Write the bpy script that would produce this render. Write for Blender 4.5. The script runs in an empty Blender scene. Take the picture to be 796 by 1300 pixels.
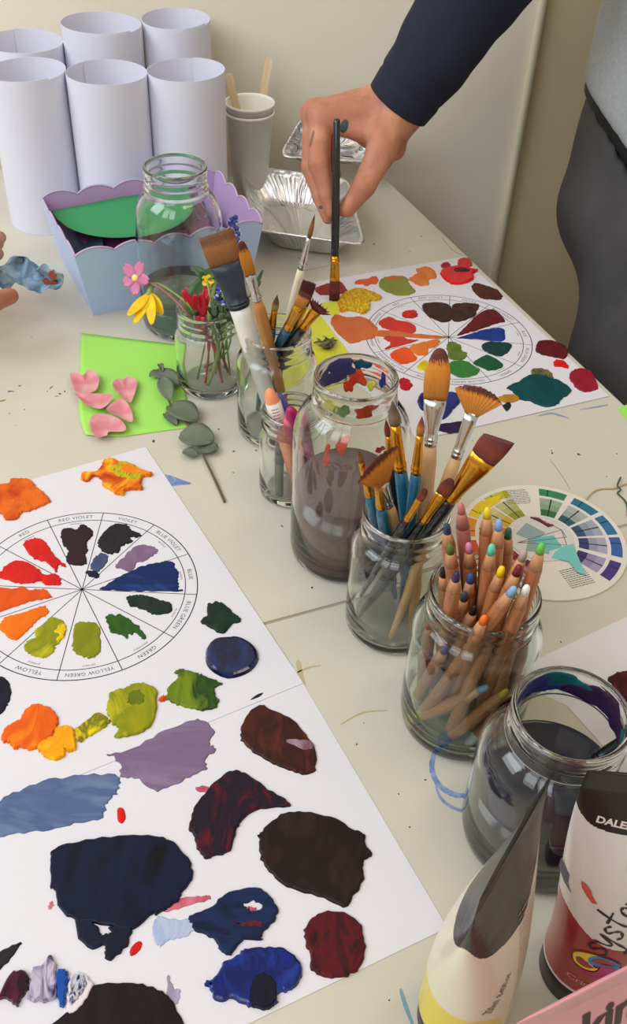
import bpy, bmesh, math, random
import numpy as np
from mathutils import Vector, Matrix
from mathutils.geometry import tessellate_polygon
PI = math.pi
S = bpy.context.scene
COL = S.collection
rnd = random.Random(7)

# ------------------------------------------------------------ the viewpoint (table top is z = 0)
H = 0.545; F = 1257.7; TH = 0.72955; RO = 0.047108
FWD = Vector((0, math.cos(TH), -math.sin(TH)))
R0 = Vector((1, 0, 0)); U0 = R0.cross(FWD)
RV = R0*math.cos(RO)+U0*math.sin(RO); UV = -R0*math.sin(RO)+U0*math.cos(RO)
CAM = Vector((0, 0, H))
def G(x, y, h=0.0):
    """point at height h seen at pixel x, y"""
    d = FWD*F+RV*(x-398)+UV*(650-y)
    return CAM+d*((h-H)/d.z)
def W(x, y, dep):
    return CAM+FWD*dep+RV*((x-398)/F*dep)+UV*((650-y)/F*dep)
def PX(p):
    d = Vector(p)-CAM; z = d.dot(FWD)
    return 398+F*d.dot(RV)/z, 650-F*d.dot(UV)/z

# ------------------------------------------------------------ materials
def lin(c):
    return tuple(((v/255)/12.92 if v/255 <= .04045 else ((v/255+.055)/1.055)**2.4) for v in c)+(1,)
MATS = {}
def mat(name, rgb, rough=.5, metal=0, bump=0, bscale=200, rgb2=None, nscale=40, trans=0, ior=1.45, coat=0,
        sss=0, dist=0, stretch=None, rgb3=None, spec=None, soft=.12, sheen=0, detail=4):
    if name in MATS: return MATS[name]
    m = bpy.data.materials.new(name); m.use_nodes = True
    nt = m.node_tree; b = nt.nodes['Principled BSDF']
    b.inputs['Base Color'].default_value = lin(rgb); b.inputs['Roughness'].default_value = rough
    b.inputs['Metallic'].default_value = metal; b.inputs['IOR'].default_value = ior
    b.inputs['Transmission Weight'].default_value = trans
    b.inputs['Coat Weight'].default_value = coat; b.inputs['Coat Roughness'].default_value = .08
    if spec is not None: b.inputs['Specular IOR Level'].default_value = spec
    if sheen: b.inputs['Sheen Weight'].default_value = sheen
    if sss:
        b.inputs['Subsurface Weight'].default_value = sss
        b.inputs['Subsurface Radius'].default_value = (.012, .004, .002)
        b.inputs['Subsurface Scale'].default_value = .5
    tc = nt.nodes.new('ShaderNodeTexCoord'); src = tc.outputs['Object']
    if stretch:
        mp = nt.nodes.new('ShaderNodeMapping'); mp.inputs['Scale'].default_value = stretch[:3]
        if len(stretch) > 3: mp.inputs['Rotation'].default_value = (0, 0, stretch[3])
        nt.links.new(src, mp.inputs['Vector']); src = mp.outputs['Vector']
    if rgb2 is not None:
        n = nt.nodes.new('ShaderNodeTexNoise'); n.inputs['Scale'].default_value = nscale
        n.inputs['Detail'].default_value = detail; n.inputs['Distortion'].default_value = dist
        nt.links.new(src, n.inputs['Vector'])
        r = nt.nodes.new('ShaderNodeValToRGB'); e = r.color_ramp.elements
        if rgb3 is None:
            e[0].position = .5-soft; e[1].position = .5+soft
            e[0].color = lin(rgb); e[1].color = lin(rgb2)
        else:
            e[0].position = .38-soft*.5; e[0].color = lin(rgb); e[1].position = .62+soft*.5; e[1].color = lin(rgb3)
            k = e.new(.5); k.color = lin(rgb2)
        nt.links.new(n.outputs['Fac'], r.inputs['Fac']); nt.links.new(r.outputs['Color'], b.inputs['Base Color'])
    if bump:
        n2 = nt.nodes.new('ShaderNodeTexNoise'); n2.inputs['Scale'].default_value = bscale; n2.inputs['Detail'].default_value = 3
        nt.links.new(src, n2.inputs['Vector'])
        bp = nt.nodes.new('ShaderNodeBump'); bp.inputs['Strength'].default_value = min(1, bump); bp.inputs['Distance'].default_value = .0012
        nt.links.new(n2.outputs['Fac'], bp.inputs['Height']); nt.links.new(bp.outputs['Normal'], b.inputs['Normal'])
    MATS[name] = m
    return m
def paint(name, c1, c2=None, c3=None, rough=.42, ns=60, ang=0., dist=1.2, bump=.42, st=(1, .45, 1), soft=.12, bs=110, coat=.0):
    return mat('paint_'+name, c1, rough, rgb2=c2 or tuple(int(v*.82) for v in c1), rgb3=c3, nscale=ns, dist=dist, bump=bump, bscale=bs,
               stretch=(st[0], st[1], st[2], ang), soft=soft, coat=coat*.6, spec=.22)
def glass(name, tint=(236, 246, 240), rough=0.0):
    m = mat(name, tint, rough, trans=1.0, ior=1.46)
    return m

# ------------------------------------------------------------ objects
def link(name, me, m=None, parent=None, smooth=True):
    o = bpy.data.objects.new(name, me); COL.objects.link(o)
    if m is not None:
        for k in (m if isinstance(m, (list, tuple)) else [m]): me.materials.append(k)
    if parent is not None: o.parent = parent
    if smooth:
        for p in me.polygons: p.use_smooth = True
    return o
def mesh(name, vs, fs, m=None, parent=None, smooth=True, idx=None):
    me = bpy.data.meshes.new(name)
    me.from_pydata([tuple(v) for v in vs], [], [tuple(f) for f in fs]); me.update()
    o = link(name, me, m, parent, smooth)
    if idx is not None:
        for p, i in zip(me.polygons, idx): p.material_index = i
    return o
def tag(o, label=None, cat=None, group=None, kind=None):
    if label: o['label'] = label
    if cat: o['category'] = cat
    if group: o['group'] = group
    if kind: o['kind'] = kind
    return o
def empty(name, loc=(0, 0, 0), rot=None, **k):
    o = bpy.data.objects.new(name, None); COL.objects.link(o); o.location = loc
    o.empty_display_size = .01
    if rot is not None: o.rotation_euler = rot
    return tag(o, **k)
def sharp(o, ang=35):
    me = o.data; me.calc_loop_triangles() if False else None
    bm = bmesh.new(); bm.from_mesh(me)
    for e in bm.edges:
        if len(e.link_faces) == 2 and e.calc_face_angle(0) > math.radians(ang): e.smooth = False
    bm.to_mesh(me); bm.free()
    return o
def fixn(o):
    bm = bmesh.new(); bm.from_mesh(o.data); bmesh.ops.recalc_face_normals(bm, faces=bm.faces); bm.to_mesh(o.data); bm.free()
    return o

def lathe(prof, n=72, ang=None):
    """closed profile loop (r, z) about z; returns verts, faces"""
    vs, fs = [], []
    k = len(prof)
    for j in range(n):
        a = 2*PI*j/n
        for r, z in prof: vs.append((max(r, 1e-6)*math.cos(a), max(r, 1e-6)*math.sin(a), z))
    for j in range(n):
        j2 = (j+1) % n
        for i in range(k-1):
            fs.append((j*k+i, j2*k+i, j2*k+i+1, j*k+i+1))
    return vs, fs
def loft(secs, n=20, cap=True):
    """secs: (z, rx, ry, cx, cy) ellipses -> verts, faces"""
    vs, fs = [], []
    for s in secs:
        z, rx, ry = s[:3]; cx, cy = (s[3], s[4]) if len(s) > 3 else (0, 0)
        for j in range(n):
            a = 2*PI*j/n; vs.append((cx+rx*math.cos(a), cy+ry*math.sin(a), z))
    for i in range(len(secs)-1):
        for j in range(n):
            fs.append((i*n+j, i*n+(j+1) % n, (i+1)*n+(j+1) % n, (i+1)*n+j))
    if cap:
        fs.append(tuple(range(n))[::-1]); fs.append(tuple((len(secs)-1)*n+j for j in range(n)))
    return vs, fs
def tube(pts, rad, n=10, cap=True, squash=None):
    pts = [Vector(p) for p in pts]; vs, fs = [], []
    up = Vector((0, 0, 1)); prev = None
    for i, p in enumerate(pts):
        t = (pts[min(i+1, len(pts)-1)]-pts[max(i-1, 0)]).normalized()
        if prev is None:
            a = t.cross(up)
            if a.length < .1: a = t.cross(Vector((1, 0, 0)))
            a.normalize()
        else:
            a = (prev-t*prev.dot(t)).normalized()
        prev = a; b = t.cross(a)
        r = rad[i] if isinstance(rad, (list, tuple)) else rad
        sq = squash or 1
        for j in range(n):
            q = 2*PI*j/n; vs.append(p+a*(r*math.cos(q))+b*(r*sq*math.sin(q)))
    for i in range(len(pts)-1):
        for j in range(n):
            fs.append((i*n+j, i*n+(j+1) % n, (i+1)*n+(j+1) % n, (i+1)*n+j))
    if cap:
        fs.append(tuple(range(n))[::-1]); fs.append(tuple((len(pts)-1)*n+j for j in range(n)))
    return vs, fs
def join(*parts):
    vs, fs = [], []
    for v, f in parts:
        o = len(vs); vs += [Vector(q) for q in v]; fs += [tuple(i+o for i in g) for g in f]
    return vs, fs
def box(x0, x1, y0, y1, z0, z1):
    v = [(x, y, z) for z in (z0, z1) for y in (y0, y1) for x in (x0, x1)]
    return v, [(0, 2, 3, 1), (4, 5, 7, 6), (0, 1, 5, 4), (2, 6, 7, 3), (0, 4, 6, 2), (1, 3, 7, 5)]
def spline(pts, k=6, closed=False):
    pts = [Vector(p) for p in pts]; n = len(pts); out = []
    rng = range(n) if closed else range(n-1)
    for i in rng:
        g = (lambda q: pts[q % n]) if closed else (lambda q: pts[max(0, min(n-1, q))])
        p0, p1, p2, p3 = g(i-1), g(i), g(i+1), g(i+2)
        for j in range(k):
            t = j/k
            out.append(.5*((2*p1)+(p2-p0)*t+(2*p0-5*p1+4*p2-p3)*t*t+(3*p1-p0-3*p2+p3)*t**3))
    if not closed: out.append(pts[-1])
    return out
def slab(pts, z0, z1, bev=0, ztop=None):
    """flat polygon pts (x,y) between z0 and z1, top edge drawn in by bev"""
    P = [Vector((p[0], p[1], 0)) for p in pts]
    area = sum(P[i].x*P[(i+1) % len(P)].y-P[(i+1) % len(P)].x*P[i].y for i in range(len(P)))
    if area < 0: P = P[::-1]
    n = len(P); vs = []; fs = []
    inner = []
    for i in range(n):
        t = (P[(i+1) % n]-P[i-1]);
        if t.length < 1e-9: t = Vector((1, 0, 0))
        t.normalize(); inner.append(P[i]+Vector((-t.y, t.x, 0))*bev)
    vs += [(p.x, p.y, z0) for p in P]
    if bev: vs += [(P[i].x*.6+inner[i].x*.4, P[i].y*.6+inner[i].y*.4, z0+(z1-z0)*.75) for i in range(n)]
    vs += [(p.x, p.y, z1) for p in inner]
    L = 3 if bev else 2
    for l in range(L-1):
        for i in range(n): fs.append((l*n+i, l*n+(i+1) % n, (l+1)*n+(i+1) % n, (l+1)*n+i))
    tess = tessellate_polygon([[Vector((v[0], v[1], 0)) for v in vs[(L-1)*n:]]])
    for t in tess:
        a, b, c = [vs[(L-1)*n+i] for i in t]
        if (b[0]-a[0])*(c[1]-a[1])-(b[1]-a[1])*(c[0]-a[0]) < 0: t = (t[0], t[2], t[1])
        fs.append(tuple((L-1)*n+i for i in t))
        fs.append(tuple(i for i in (t[0], t[2], t[1])))
    return vs, fs
def K(ox, oy, s, pts): return [(ox+x/s, oy+y/s) for x, y in pts]
def frame(tip, bottom):
    """matrix whose z runs bottom -> tip and whose x faces sideways to the viewpoint"""
    z = (Vector(tip)-Vector(bottom)).normalized(); v = (Vector(bottom)-CAM).normalized()
    x = z.cross(v)
    if x.length < .05: x = Vector((1, 0, 0))
    x.normalize(); x = -x if x.dot(RV) < 0 else x
    y = z.cross(x)
    M = Matrix((x, y, z)).transposed().to_4x4(); M.translation = Vector(bottom)
    return M
def setm(o, M):
    o.matrix_basis = M
    return o

# ------------------------------------------------------------ writing
def glyphs(text, size=1.0, shear=0.0, extr=0.0, bold=0.0, space=1.0):
    cu = bpy.data.curves.new('writing', 'FONT'); cu.body = text; cu.size = size; cu.align_x = 'CENTER'; cu.align_y = 'BOTTOM_BASELINE' if False else 'CENTER'
    cu.shear = shear; cu.extrude = extr; cu.offset = bold; cu.space_character = space; cu.resolution_u = 3
    o = bpy.data.objects.new('writing_source', cu); COL.objects.link(o)
    bpy.context.view_layer.update()
    me = bpy.data.meshes.new_from_object(o.evaluated_get(bpy.context.evaluated_depsgraph_get()))
    vs = [Vector(v.co) for v in me.vertices]; fs = [tuple(p.vertices) for p in me.polygons]
    bpy.data.objects.remove(o, do_unlink=True); bpy.data.curves.remove(cu); bpy.data.meshes.remove(me)
    return vs, fs
# ============================================================ room and tables
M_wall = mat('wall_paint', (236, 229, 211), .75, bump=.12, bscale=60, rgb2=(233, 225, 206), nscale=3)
M_wall2 = mat('tan_wall', (208, 191, 156), .6, bump=.1, bscale=50, rgb2=(202, 184, 148), nscale=4)  # plain tan tone for the wall right of the trim
M_trim = mat('trim_paint', (214, 204, 178), .55)
M_floor = mat('floor_vinyl', (120, 112, 100), .5, rgb2=(105, 98, 88), nscale=20)
wa = math.radians(3)
wd = Vector((math.cos(wa), math.sin(wa), 0)); w0 = Vector((.10, 1.335, 0)); wn = Vector((-wd.y, wd.x, 0))
def wallslab(name, a, b, th, z0, z1, m, nrm):
    p = [a, b, b+nrm*th, a+nrm*th]
    vs = [(q.x, q.y, z) for z in (z0, z1) for q in p]
    fs = [(0, 1, 2, 3), (7, 6, 5, 4), (0, 4, 5, 1), (1, 5, 6, 2), (2, 6, 7, 3), (3, 7, 4, 0)]
    o = mesh(name, vs, fs, m, smooth=False); fixn(o); tag(o, kind='structure'); return o
join_p = w0+wd*.153
wallslab('wall_back', w0-wd*2.2, join_p, .1, -.75, 1.75, M_wall, wn)
wd2 = Vector((math.cos(math.radians(2)), math.sin(math.radians(2)), 0)); wn2 = Vector((-wd2.y, wd2.x, 0))
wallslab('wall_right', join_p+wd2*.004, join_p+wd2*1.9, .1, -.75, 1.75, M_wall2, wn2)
tr = tube([join_p+Vector((0, -.004, -.75)), join_p+Vector((0, -.004, 0)), join_p+Vector((0, -.004, 1.75))], .0055, 12)
tag(mesh('trim_1', *tr, M_trim), kind='structure')
fl = box(-2.4, 2.4, -1.5, 1.75, -.80, -.75)
tag(mesh('floor', *fl, M_floor, smooth=False), kind='structure')

M_table = mat('table_laminate', (209, 204, 190), .33, rgb2=(203, 197, 181), nscale=9, dist=.6, detail=8, soft=.2, spec=.4)
M_tedge = mat('table_edge', (196, 186, 160), .5)
M_leg = mat('leg_steel', (120, 120, 122), .4, metal=.7)
E1 = Vector((.400, -.9165, 0)); E2 = Vector((-.9165, -.400, 0)); C0 = Vector((.0754, 1.278, 0))
def table(name, pts, label):
    c = sum((Vector(p) for p in pts), Vector())/4
    t = empty(name, (c.x, c.y, -.75), label=label, cat='table')
    L = [Vector(p)-Vector((c.x, c.y, 0)) for p in pts]
    o = mesh('tabletop', *slab([(p.x, p.y) for p in L], .7256, .75, .0012), M_table, t, smooth=False)
    n = len(L); ev, ef = [], []
    for i in range(n):
        a, b = L[i], L[(i+1) % n]; d = (b-a).normalized(); nn = Vector((d.y, -d.x, 0))
        if nn.dot(a) < 0: nn = -nn
        q = [a, b, b+nn*.0018, a+nn*.0018]
        k = len(ev); ev += [(p.x, p.y, z) for z in (.7262, .7485) for p in q]
        ef += [tuple(k+j for j in f) for f in ((0, 1, 2, 3), (7, 6, 5, 4), (0, 4, 5, 1), (1, 5, 6, 2), (2, 6, 7, 3), (3, 7, 4, 0))]
    fixn(mesh('edge_band', ev, ef, M_tedge, t, smooth=False))
    for p in L:
        q = p*.9
        mesh('leg', *tube([(q.x, q.y, 0.001), (q.x, q.y, .7255)], .016, 16), M_leg, t)
    return t, c
SE = .684
backL = C0-wd*1.25
t_back, c_back = table('work_table', [C0, backL, C0+E1*SE+E2*1.35, C0+E1*(SE-.0003)], 'white laminate work table standing against the wall under the paper tubes')
t_front, c_front = table('work_table', [C0+E1*(SE+.0003), C0+E1*(SE+.0003)+E2*1.35, C0+E1*(SE+.75)+E2*1.35, C0+E1*(SE+.75)], 'white laminate work table nearest the viewer, under the large pencil jar')
def on_table(name, m, polys, tbl, c, z=.00025, kind=None, label=None):
    parts = []
    for p in polys: parts.append(slab([(q[0]-c.x, q[1]-c.y) for q in p], .75+.00002, .75+z, .0001))
    o = mesh(name, *join(*parts), m, tbl, smooth=False)
    if kind: o['kind'] = kind
    if label: o['label'] = label
    return o
def strokepoly(px, w, tip=.2):
    """px points of a stroke -> list of plan points of its outline"""
    p = spline([G(*q) for q in px], 6); n = len(p); l, r = [], []
    for i in range(n):
        t = (p[min(i+1, n-1)]-p[max(i-1, 0)]).normalized(); k = Vector((-t.y, t.x, 0))
        ww = w*(tip+(1-tip)*math.sin(PI*(i+.5)/n)**.6)*rnd.uniform(.85, 1.15)
        l.append(p[i]+k*ww); r.append(p[i]-k*ww)
    return l+r[::-1]
M_bluestain = mat('blue_wash', (96, 124, 182), .5, rgb2=(150, 166, 200), nscale=90, dist=2)
M_blue2 = mat('blue_wash_light', (128, 142, 178), .5, rgb2=(165, 172, 190), nscale=90)
on_table('paint_stain', M_bluestain, [strokepoly([(551, 955), (548, 975), (555, 994), (568, 1005), (584, 1010), (606, 1006)], .0020, .6)], t_front, c_front, label='blue ring of dried paint')
on_table('paint_stain', M_blue2, [strokepoly([(553, 998), (560, 1014), (574, 1025), (590, 1030), (604, 1030)], .0012, .5)], t_front, c_front, label='pale blue ring of dried paint')
on_table('paint_stain', M_bluestain, [[G(*q) for q in spline([(206, 603, 0), (217, 604, 0), (228, 608, 0), (243, 614, 0), (228, 616, 0), (214, 617, 0), (208, 614, 0)], 4, True) for q in [(q.x, q.y)]]], t_back, c_back, label='bright blue paint mark beside the colour wheel sheet')
on_table('paint_stain', mat('teal_wash', (118, 160, 168), .5), [strokepoly([(508, 1255), (514, 1275), (524, 1302)], .0011)], t_front, c_front, label='thin teal brush line')
on_table('paint_stain', M_blue2, [strokepoly([(684, 528), (700, 525), (722, 531)], .0014), strokepoly([(736, 520), (756, 517), (772, 514)], .001)], t_back, c_back, label='grey blue smear near the sheet corner')
M_speck = mat('dried_specks', (52, 50, 52), .6)
M_speckb = mat('dried_specks_brown', (150, 112, 60), .6)
sp_b, sp_f, sp_br = [], [], []
def blobpoly(x, y, a, b, seed=0):
    c = G(x, y); r_ = random.Random(int(x*7+y*13)+seed); n = 7; ph = r_.uniform(0, PI)
    out = []
    for i in range(n):
        q = 2*PI*i/n; u = a*math.cos(q)*r_.uniform(.6, 1.2); v = b*math.sin(q)*r_.uniform(.6, 1.2)
        out.append(c+Vector((u*math.cos(ph)-v*math.sin(ph), u*math.sin(ph)+v*math.cos(ph), 0)))
    return out
for x, y, a in [(358, 668, .0014), (278, 545, .0012), (297, 573, .0015), (325, 572, .0012), (195, 560, .0022), (76, 500, .002), (82, 497, .0015),
                (396, 746, .0014), (243, 687, .0008), (735, 577, .0022), (701, 575, .0018), (40, 428, .001), (700, 572, .001), (360, 640, .0008), (520, 320, .0012),
                (475, 310, .002), (535, 300, .0014), (296, 600, .0009), (12, 497, .0018), (25, 490, .0014), (31, 520, .001), (380, 328, .0015), (600, 560, .0008), (770, 605, .0009), (783, 576, .001)]:
    sp_b.append(blobpoly(x, y, a, a*.55))
for x, y, a in [(453, 945, .001), (540, 990, .0009), (506, 1008, .0007), (712, 815, .001), (437, 958, .0006), (494, 1270, .0007), (520, 1050, .0008), (462, 918, .0006)]:
    sp_f.append(blobpoly(x, y, a, a*.6))
for x, y, a in [(65, 492, .003), (16, 497, .003), (2, 509, .004), (12, 525, .0018), (60, 497, .002), (72, 503, .0025), (20, 540, .001)]:
    sp_br.append(blobpoly(x, y, a, a*.3))
on_table('dried_specks', M_speck, sp_b, t_back, c_back, kind='stuff')
on_table('dried_specks', M_speck, sp_f, t_front, c_front, kind='stuff')
on_table('dried_specks', M_speckb, sp_br, t_back, c_back, kind='stuff', label='brown and yellow dried paint crumbs')
M_faint = mat('faint_wash', (190, 176, 132), .5)
on_table('pencil_line', mat('pencil_grey', (158, 155, 146), .6), [strokepoly([(697, 582), (712, 602), (724, 622)], .0004), strokepoly([(560, 300), (575, 318), (590, 325)], .0005), strokepoly([(428, 335), (405, 340), (385, 344)], .0005)], t_back, c_back)
on_table('paint_stain', M_faint, [strokepoly([(378, 838), (384, 870), (392, 905)], .0022), strokepoly([(370, 858), (390, 848), (407, 845)], .0008), strokepoly([(432, 920), (460, 905), (492, 902)], .0006)], t_front, c_front, label='faint ochre wash mark')

# ============================================================ printed sheets
M_paper = mat('white_paper', (222, 219, 226), .62, bump=.05, bscale=300)
M_ink = mat('black_ink', (38, 38, 44), .5)
def sheet(name, label, corner, u, lu, v, lv, z, **k):
    """corner + u*lu + v*lv rectangle of paper at height z"""
    c = Vector(corner); t = empty(name, (c.x, c.y, z), label=label, cat='paper sheet', **k)
    n = 24; vs = []
    for i in range(n+1):
        for j in range(n+1):
            p = u*(lu*i/n)+v*(lv*j/n); vs.append((p.x, p.y, 0))
    m = (n+1)**2; vs += [(a, b, .00018) for a, b, _ in vs]; fs = []
    for i in range(n):
        for j in range(n):
            q = (i*(n+1)+j, (i+1)*(n+1)+j, (i+1)*(n+1)+j+1, i*(n+1)+j+1); fs.append(q); fs.append(tuple(m+w for w in q[::-1]))
    rim = [i*(n+1) for i in range(n+1)]+[n*(n+1)+j for j in range(1, n+1)]+[i*(n+1)+n for i in range(n-1, -1, -1)]+[j for j in range(n-1, 0, -1)]
    for i in range(len(rim)): a, b = rim[i], rim[(i+1) % len(rim)]; fs.append((a, b, b+m, a+m))
    fixn(mesh('paper', vs, fs, M_paper, t, smooth=False))
    return t
cA = G(185, 568); uA = (G(385, 868)-cA).normalized(); vA = Vector((uA.y, -uA.x, 0))
if vA.x > 0: vA = -vA
cL = G(568, 1178); uL = (G(385, 868)-cL).normalized(); vL = Vector((uL.y, -uL.x, 0))
if vL.x > 0: vL = -vL
sh_low = sheet('paint_sheet', 'white paper sheet in the foreground covered with dark blue, brown and mauve paint dabs', cL, uL, .205, vL, .40, .0002)
sh_A = sheet('colour_wheel_sheet', 'printed colour wheel sheet on the left, ringed by thick orange, green and blue dabs', cA, uA, (G(385, 868)-cA).length, vA, .21, .0006)
cB = G(586.5, 327); uB = (G(778, 508)-cB).normalized(); vB = Vector((uB.y, -uB.x, 0))
if vB.x > 0: vB = -vB
sh_B = sheet('colour_wheel_sheet', 'printed colour wheel sheet at the far table edge with a large teal dab', cB, uB, .297, vB, .2075, .0006)
cC = G(672, 842); e_ = (G(796, 783)-cC).normalized(); uC = Vector((e_.y, -e_.x, 0))
sh_C = sheet('paint_sheet', 'white paper sheet at the right edge beneath the dark water jar', cC, e_, .297, uC, .21, .0002)

RW = .0860
def arc_text(text, size, a_mid, r_mid, c):
    vs, fs = glyphs(text, size, extr=0, space=1.12)
    out = []
    for p in vs:
        a = a_mid-p.x/r_mid; r = r_mid+p.y
        out.append((c[0]+r*math.cos(a), c[1]+r*math.sin(a), 0))
    return out, fs
def ring(c, r, w, n=160):
    vs, fs = [], []
    for i in range(n):
        a = 2*PI*i/n
        for rr in (r-w, r+w): vs.append((c[0]+rr*math.cos(a), c[1]+rr*math.sin(a), 0))
    for i in range(n): j = (i+1) % n; fs.append((2*i, 2*i+1, 2*j+1, 2*j))
    return vs, fs
def line2(a, b, w):
    d = (b-a).normalized(); k = Vector((-d.y, d.x, 0))*w
    return [a+k, b+k, b-k, a-k], [(0, 1, 2, 3)]
NAMES = ['VIOLET', 'BLUE VIOLET', 'BLUE', 'BLUE GREEN', 'GREEN', 'YELLOW GREEN', 'YELLOW', 'YELLOW ORANGE', 'ORANGE', 'RED ORANGE', 'RED', 'RED VIOLET']
SUBN = ['secondary', 'tertiary', 'primary', 'tertiary', 'secondary', 'tertiary', 'primary', 'tertiary', 'secondary', 'tertiary', 'primary', 'tertiary']
def wheel(sh, c, a0):
    c = Vector((c[0], c[1], 0))-Vector((sh.location.x, sh.location.y, 0)); parts = [ring(c, RW, .00042), ring(c, RW*.895, .00034)]
    for k in range(12):
        a = a0-k*PI/6; d = Vector((math.cos(a), math.sin(a), 0)); parts.append(line2(c, c+d*RW, .00032))
    L = mesh('printed_wheel', *join(*parts), M_ink, sh, smooth=False); L.location.z = .00021
    parts = []
    for k in range(12):
        am = a0-(k+.5)*PI/6
        parts.append(arc_text(NAMES[k], .0046 if len(NAMES[k]) < 12 else .0042, am, RW*.945, c)); parts.append(arc_text(SUBN[k], .0026, am, RW*.865, c))
    T = mesh('printed_words', *join(*parts), M_ink, sh, smooth=False); T.location.z = .00022
    for o in (L, T):
        up = sum(1 for p in o.data.polygons if p.normal.z > 0)
wheel(sh_A, (-.31284679*H, .93467787*H), 1.5746458)
wheel(sh_B, (.2407827*H, 1.63299142*H), 1.48434811)

DZ = {}
def dab(sh, pts, m, t=.0009, rag=.0004, bev=.0012, label=None, lift=None, name='paint_dab'):
    P = spline([G(*q) for q in pts], 5, True); n = len(P); Q = []
    r_ = random.Random(int(pts[0][0]*31+pts[0][1]))
    for i in range(n):
        tt = (P[(i+1) % n]-P[i-1]).normalized(); Q.append(P[i]+Vector((-tt.y, tt.x, 0))*r_.gauss(0, rag))
    k = DZ.get(sh.name, 0); DZ[sh.name] = k+1
    z0 = .0002; z1 = z0+t+(lift or 0)+k*.000004
    o = mesh(name, *slab([(p.x-sh.location.x, p.y-sh.location.y) for p in Q], z0, z1, bev), m, sh, smooth=False)
    if label: o['label'] = label
    return o
a_ = lambda p: K(0, 570, 3.98, p)
b_ = lambda p: K(160, 740, 3.98, p)
c_ = lambda p: K(0, 840, 3.98, p)
d_ = lambda p: K(0, 1130, 3.317, p)
e_k = lambda p: K(420, 320, 3.618, p)
C1 = lambda p: K(0, 570, 1.99, p)
C2 = lambda p: K(0, 880, 1.99, p)
C3 = lambda p: K(200, 880, 1.99, p)
RR = lambda p: K(130, 640, 5.415, p)
LL = lambda p: K(0, 640, 5.415, p)
FF = lambda p: K(580, 330, 3.685, p)
gg = lambda p: K(400, 330, 3.98, p)
hh = lambda p: K(440, 430, 3.618, p)
org = paint('orange_swirl', (216, 80, 20), (228, 108, 22), (186, 54, 18), ns=45, bump=.7)
A = sh_A
dab(A, a_([(-30, 190), (0, 185), (45, 180), (60, 155), (110, 155), (150, 160), (180, 195), (220, 225), (258, 272), (200, 300), (150, 320), (110, 330), (90, 358), (30, 365), (10, 335), (-30, 320)]), org, label='orange dab at the left edge', t=.002)
dab(A, a_([(408, 140), (430, 125), (480, 125), (515, 95), (520, 70), (560, 55), (600, 70), (640, 80), (690, 95), (725, 120), (770, 130), (765, 145), (725, 150), (715, 185), (722, 212), (680, 215), (635, 220), (630, 240), (600, 240), (570, 225), (520, 190), (515, 165), (480, 145), (450, 170), (415, 165)]),
    paint('flame', (240, 194, 24), (230, 112, 20), (180, 54, 16), ns=34, dist=2.5, soft=.04, bump=.7), t=.003, label='thick yellow and orange swirled dab')
dab(A, a_([(555, 110), (600, 85), (650, 80), (700, 105), (725, 140), (715, 165), (670, 172), (610, 160), (575, 140)]), paint('olive_swirl', (150, 150, 30), (206, 190, 24), (90, 92, 26), ns=110, dist=5), t=.0034, label='olive green swirl')
dab(A, a_([(605, 118), (620, 95), (660, 92), (700, 112), (768, 134), (760, 145), (700, 146), (640, 140)]), paint('orange_lip', (232, 118, 18), (238, 142, 30)), t=.004, label='orange lip of paint')
red = paint('red', (216, 30, 26), (196, 22, 22))
dab(A, a_([(118, 488), (150, 460), (190, 452), (225, 470), (250, 500), (280, 545), (332, 592), (325, 600), (295, 592), (290, 628), (270, 610), (235, 575), (200, 572), (160, 545)]), red, label='red dab')
dab(A, a_([(-20, 632), (0, 625), (40, 585), (80, 568), (130, 572), (190, 605), (225, 635), (280, 635), (308, 655), (310, 685), (290, 695), (230, 690), (200, 675), (150, 685), (80, 680), (30, 665), (-20, 650)]), red, label='red dab')
dab(A, a_([(-40, 705), (60, 712), (110, 698), (150, 715), (200, 712), (240, 722), (262, 752), (220, 765), (160, 775), (110, 790), (0, 830), (-40, 835)]), paint('orange_deep', (222, 84, 18), (206, 74, 20)), label='deep orange dab')
dab(A, LL([(-20, 835), (0, 830), (40, 780), (130, 760), (220, 730), (300, 705), (330, 730), (330, 765), (270, 800), (210, 860), (130, 935), (90, 940), (50, 915), (0, 870), (-20, 860)]), paint('orange', (238, 116, 14), (228, 104, 16)), label='orange dab')
olive = paint('olive', (152, 150, 20), (130, 136, 22), (196, 184, 30), ns=60)
dab(A, LL([(240, 880), (300, 830), (350, 785), (400, 790), (440, 815), (462, 860), (440, 915), (400, 965), (380, 985), (375, 1020), (330, 1055), (290, 1065), (230, 1050), (180, 1020), (165, 980), (190, 945), (240, 925)]), olive, label='yellow green dab')
dab(A, LL([(385, 870), (430, 830), (462, 862), (440, 915), (400, 965), (385, 940), (405, 905), (370, 890)]), paint('yellow', (236, 204, 20), (222, 180, 18)), t=.0013, label='yellow streak')
dab(A, LL([(515, 850), (540, 818), (610, 815), (670, 830), (690, 880), (692, 960), (690, 1020), (640, 1062), (580, 1055), (500, 1015), (500, 950)]), paint('olive_plain', (136, 138, 20), (122, 126, 20)), label='olive dab')
dab(A, RR([(22, 790), (35, 772), (65, 762), (95, 775), (115, 760), (180, 790), (215, 820), (290, 890), (298, 930), (270, 930), (225, 885), (205, 905), (180, 895), (175, 935), (130, 905), (60, 890), (45, 850)]), paint('leaf_green', (48, 94, 28), (40, 78, 26)), label='leaf green zigzag dab')
dkg = paint('dark_green', (32, 50, 40), (26, 38, 34))
dab(A, RR([(165, 650), (190, 635), (250, 628), (310, 635), (400, 665), (470, 685), (478, 745), (400, 765), (330, 760), (290, 735), (200, 710), (175, 680)]), dkg, label='dark green dab')
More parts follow.
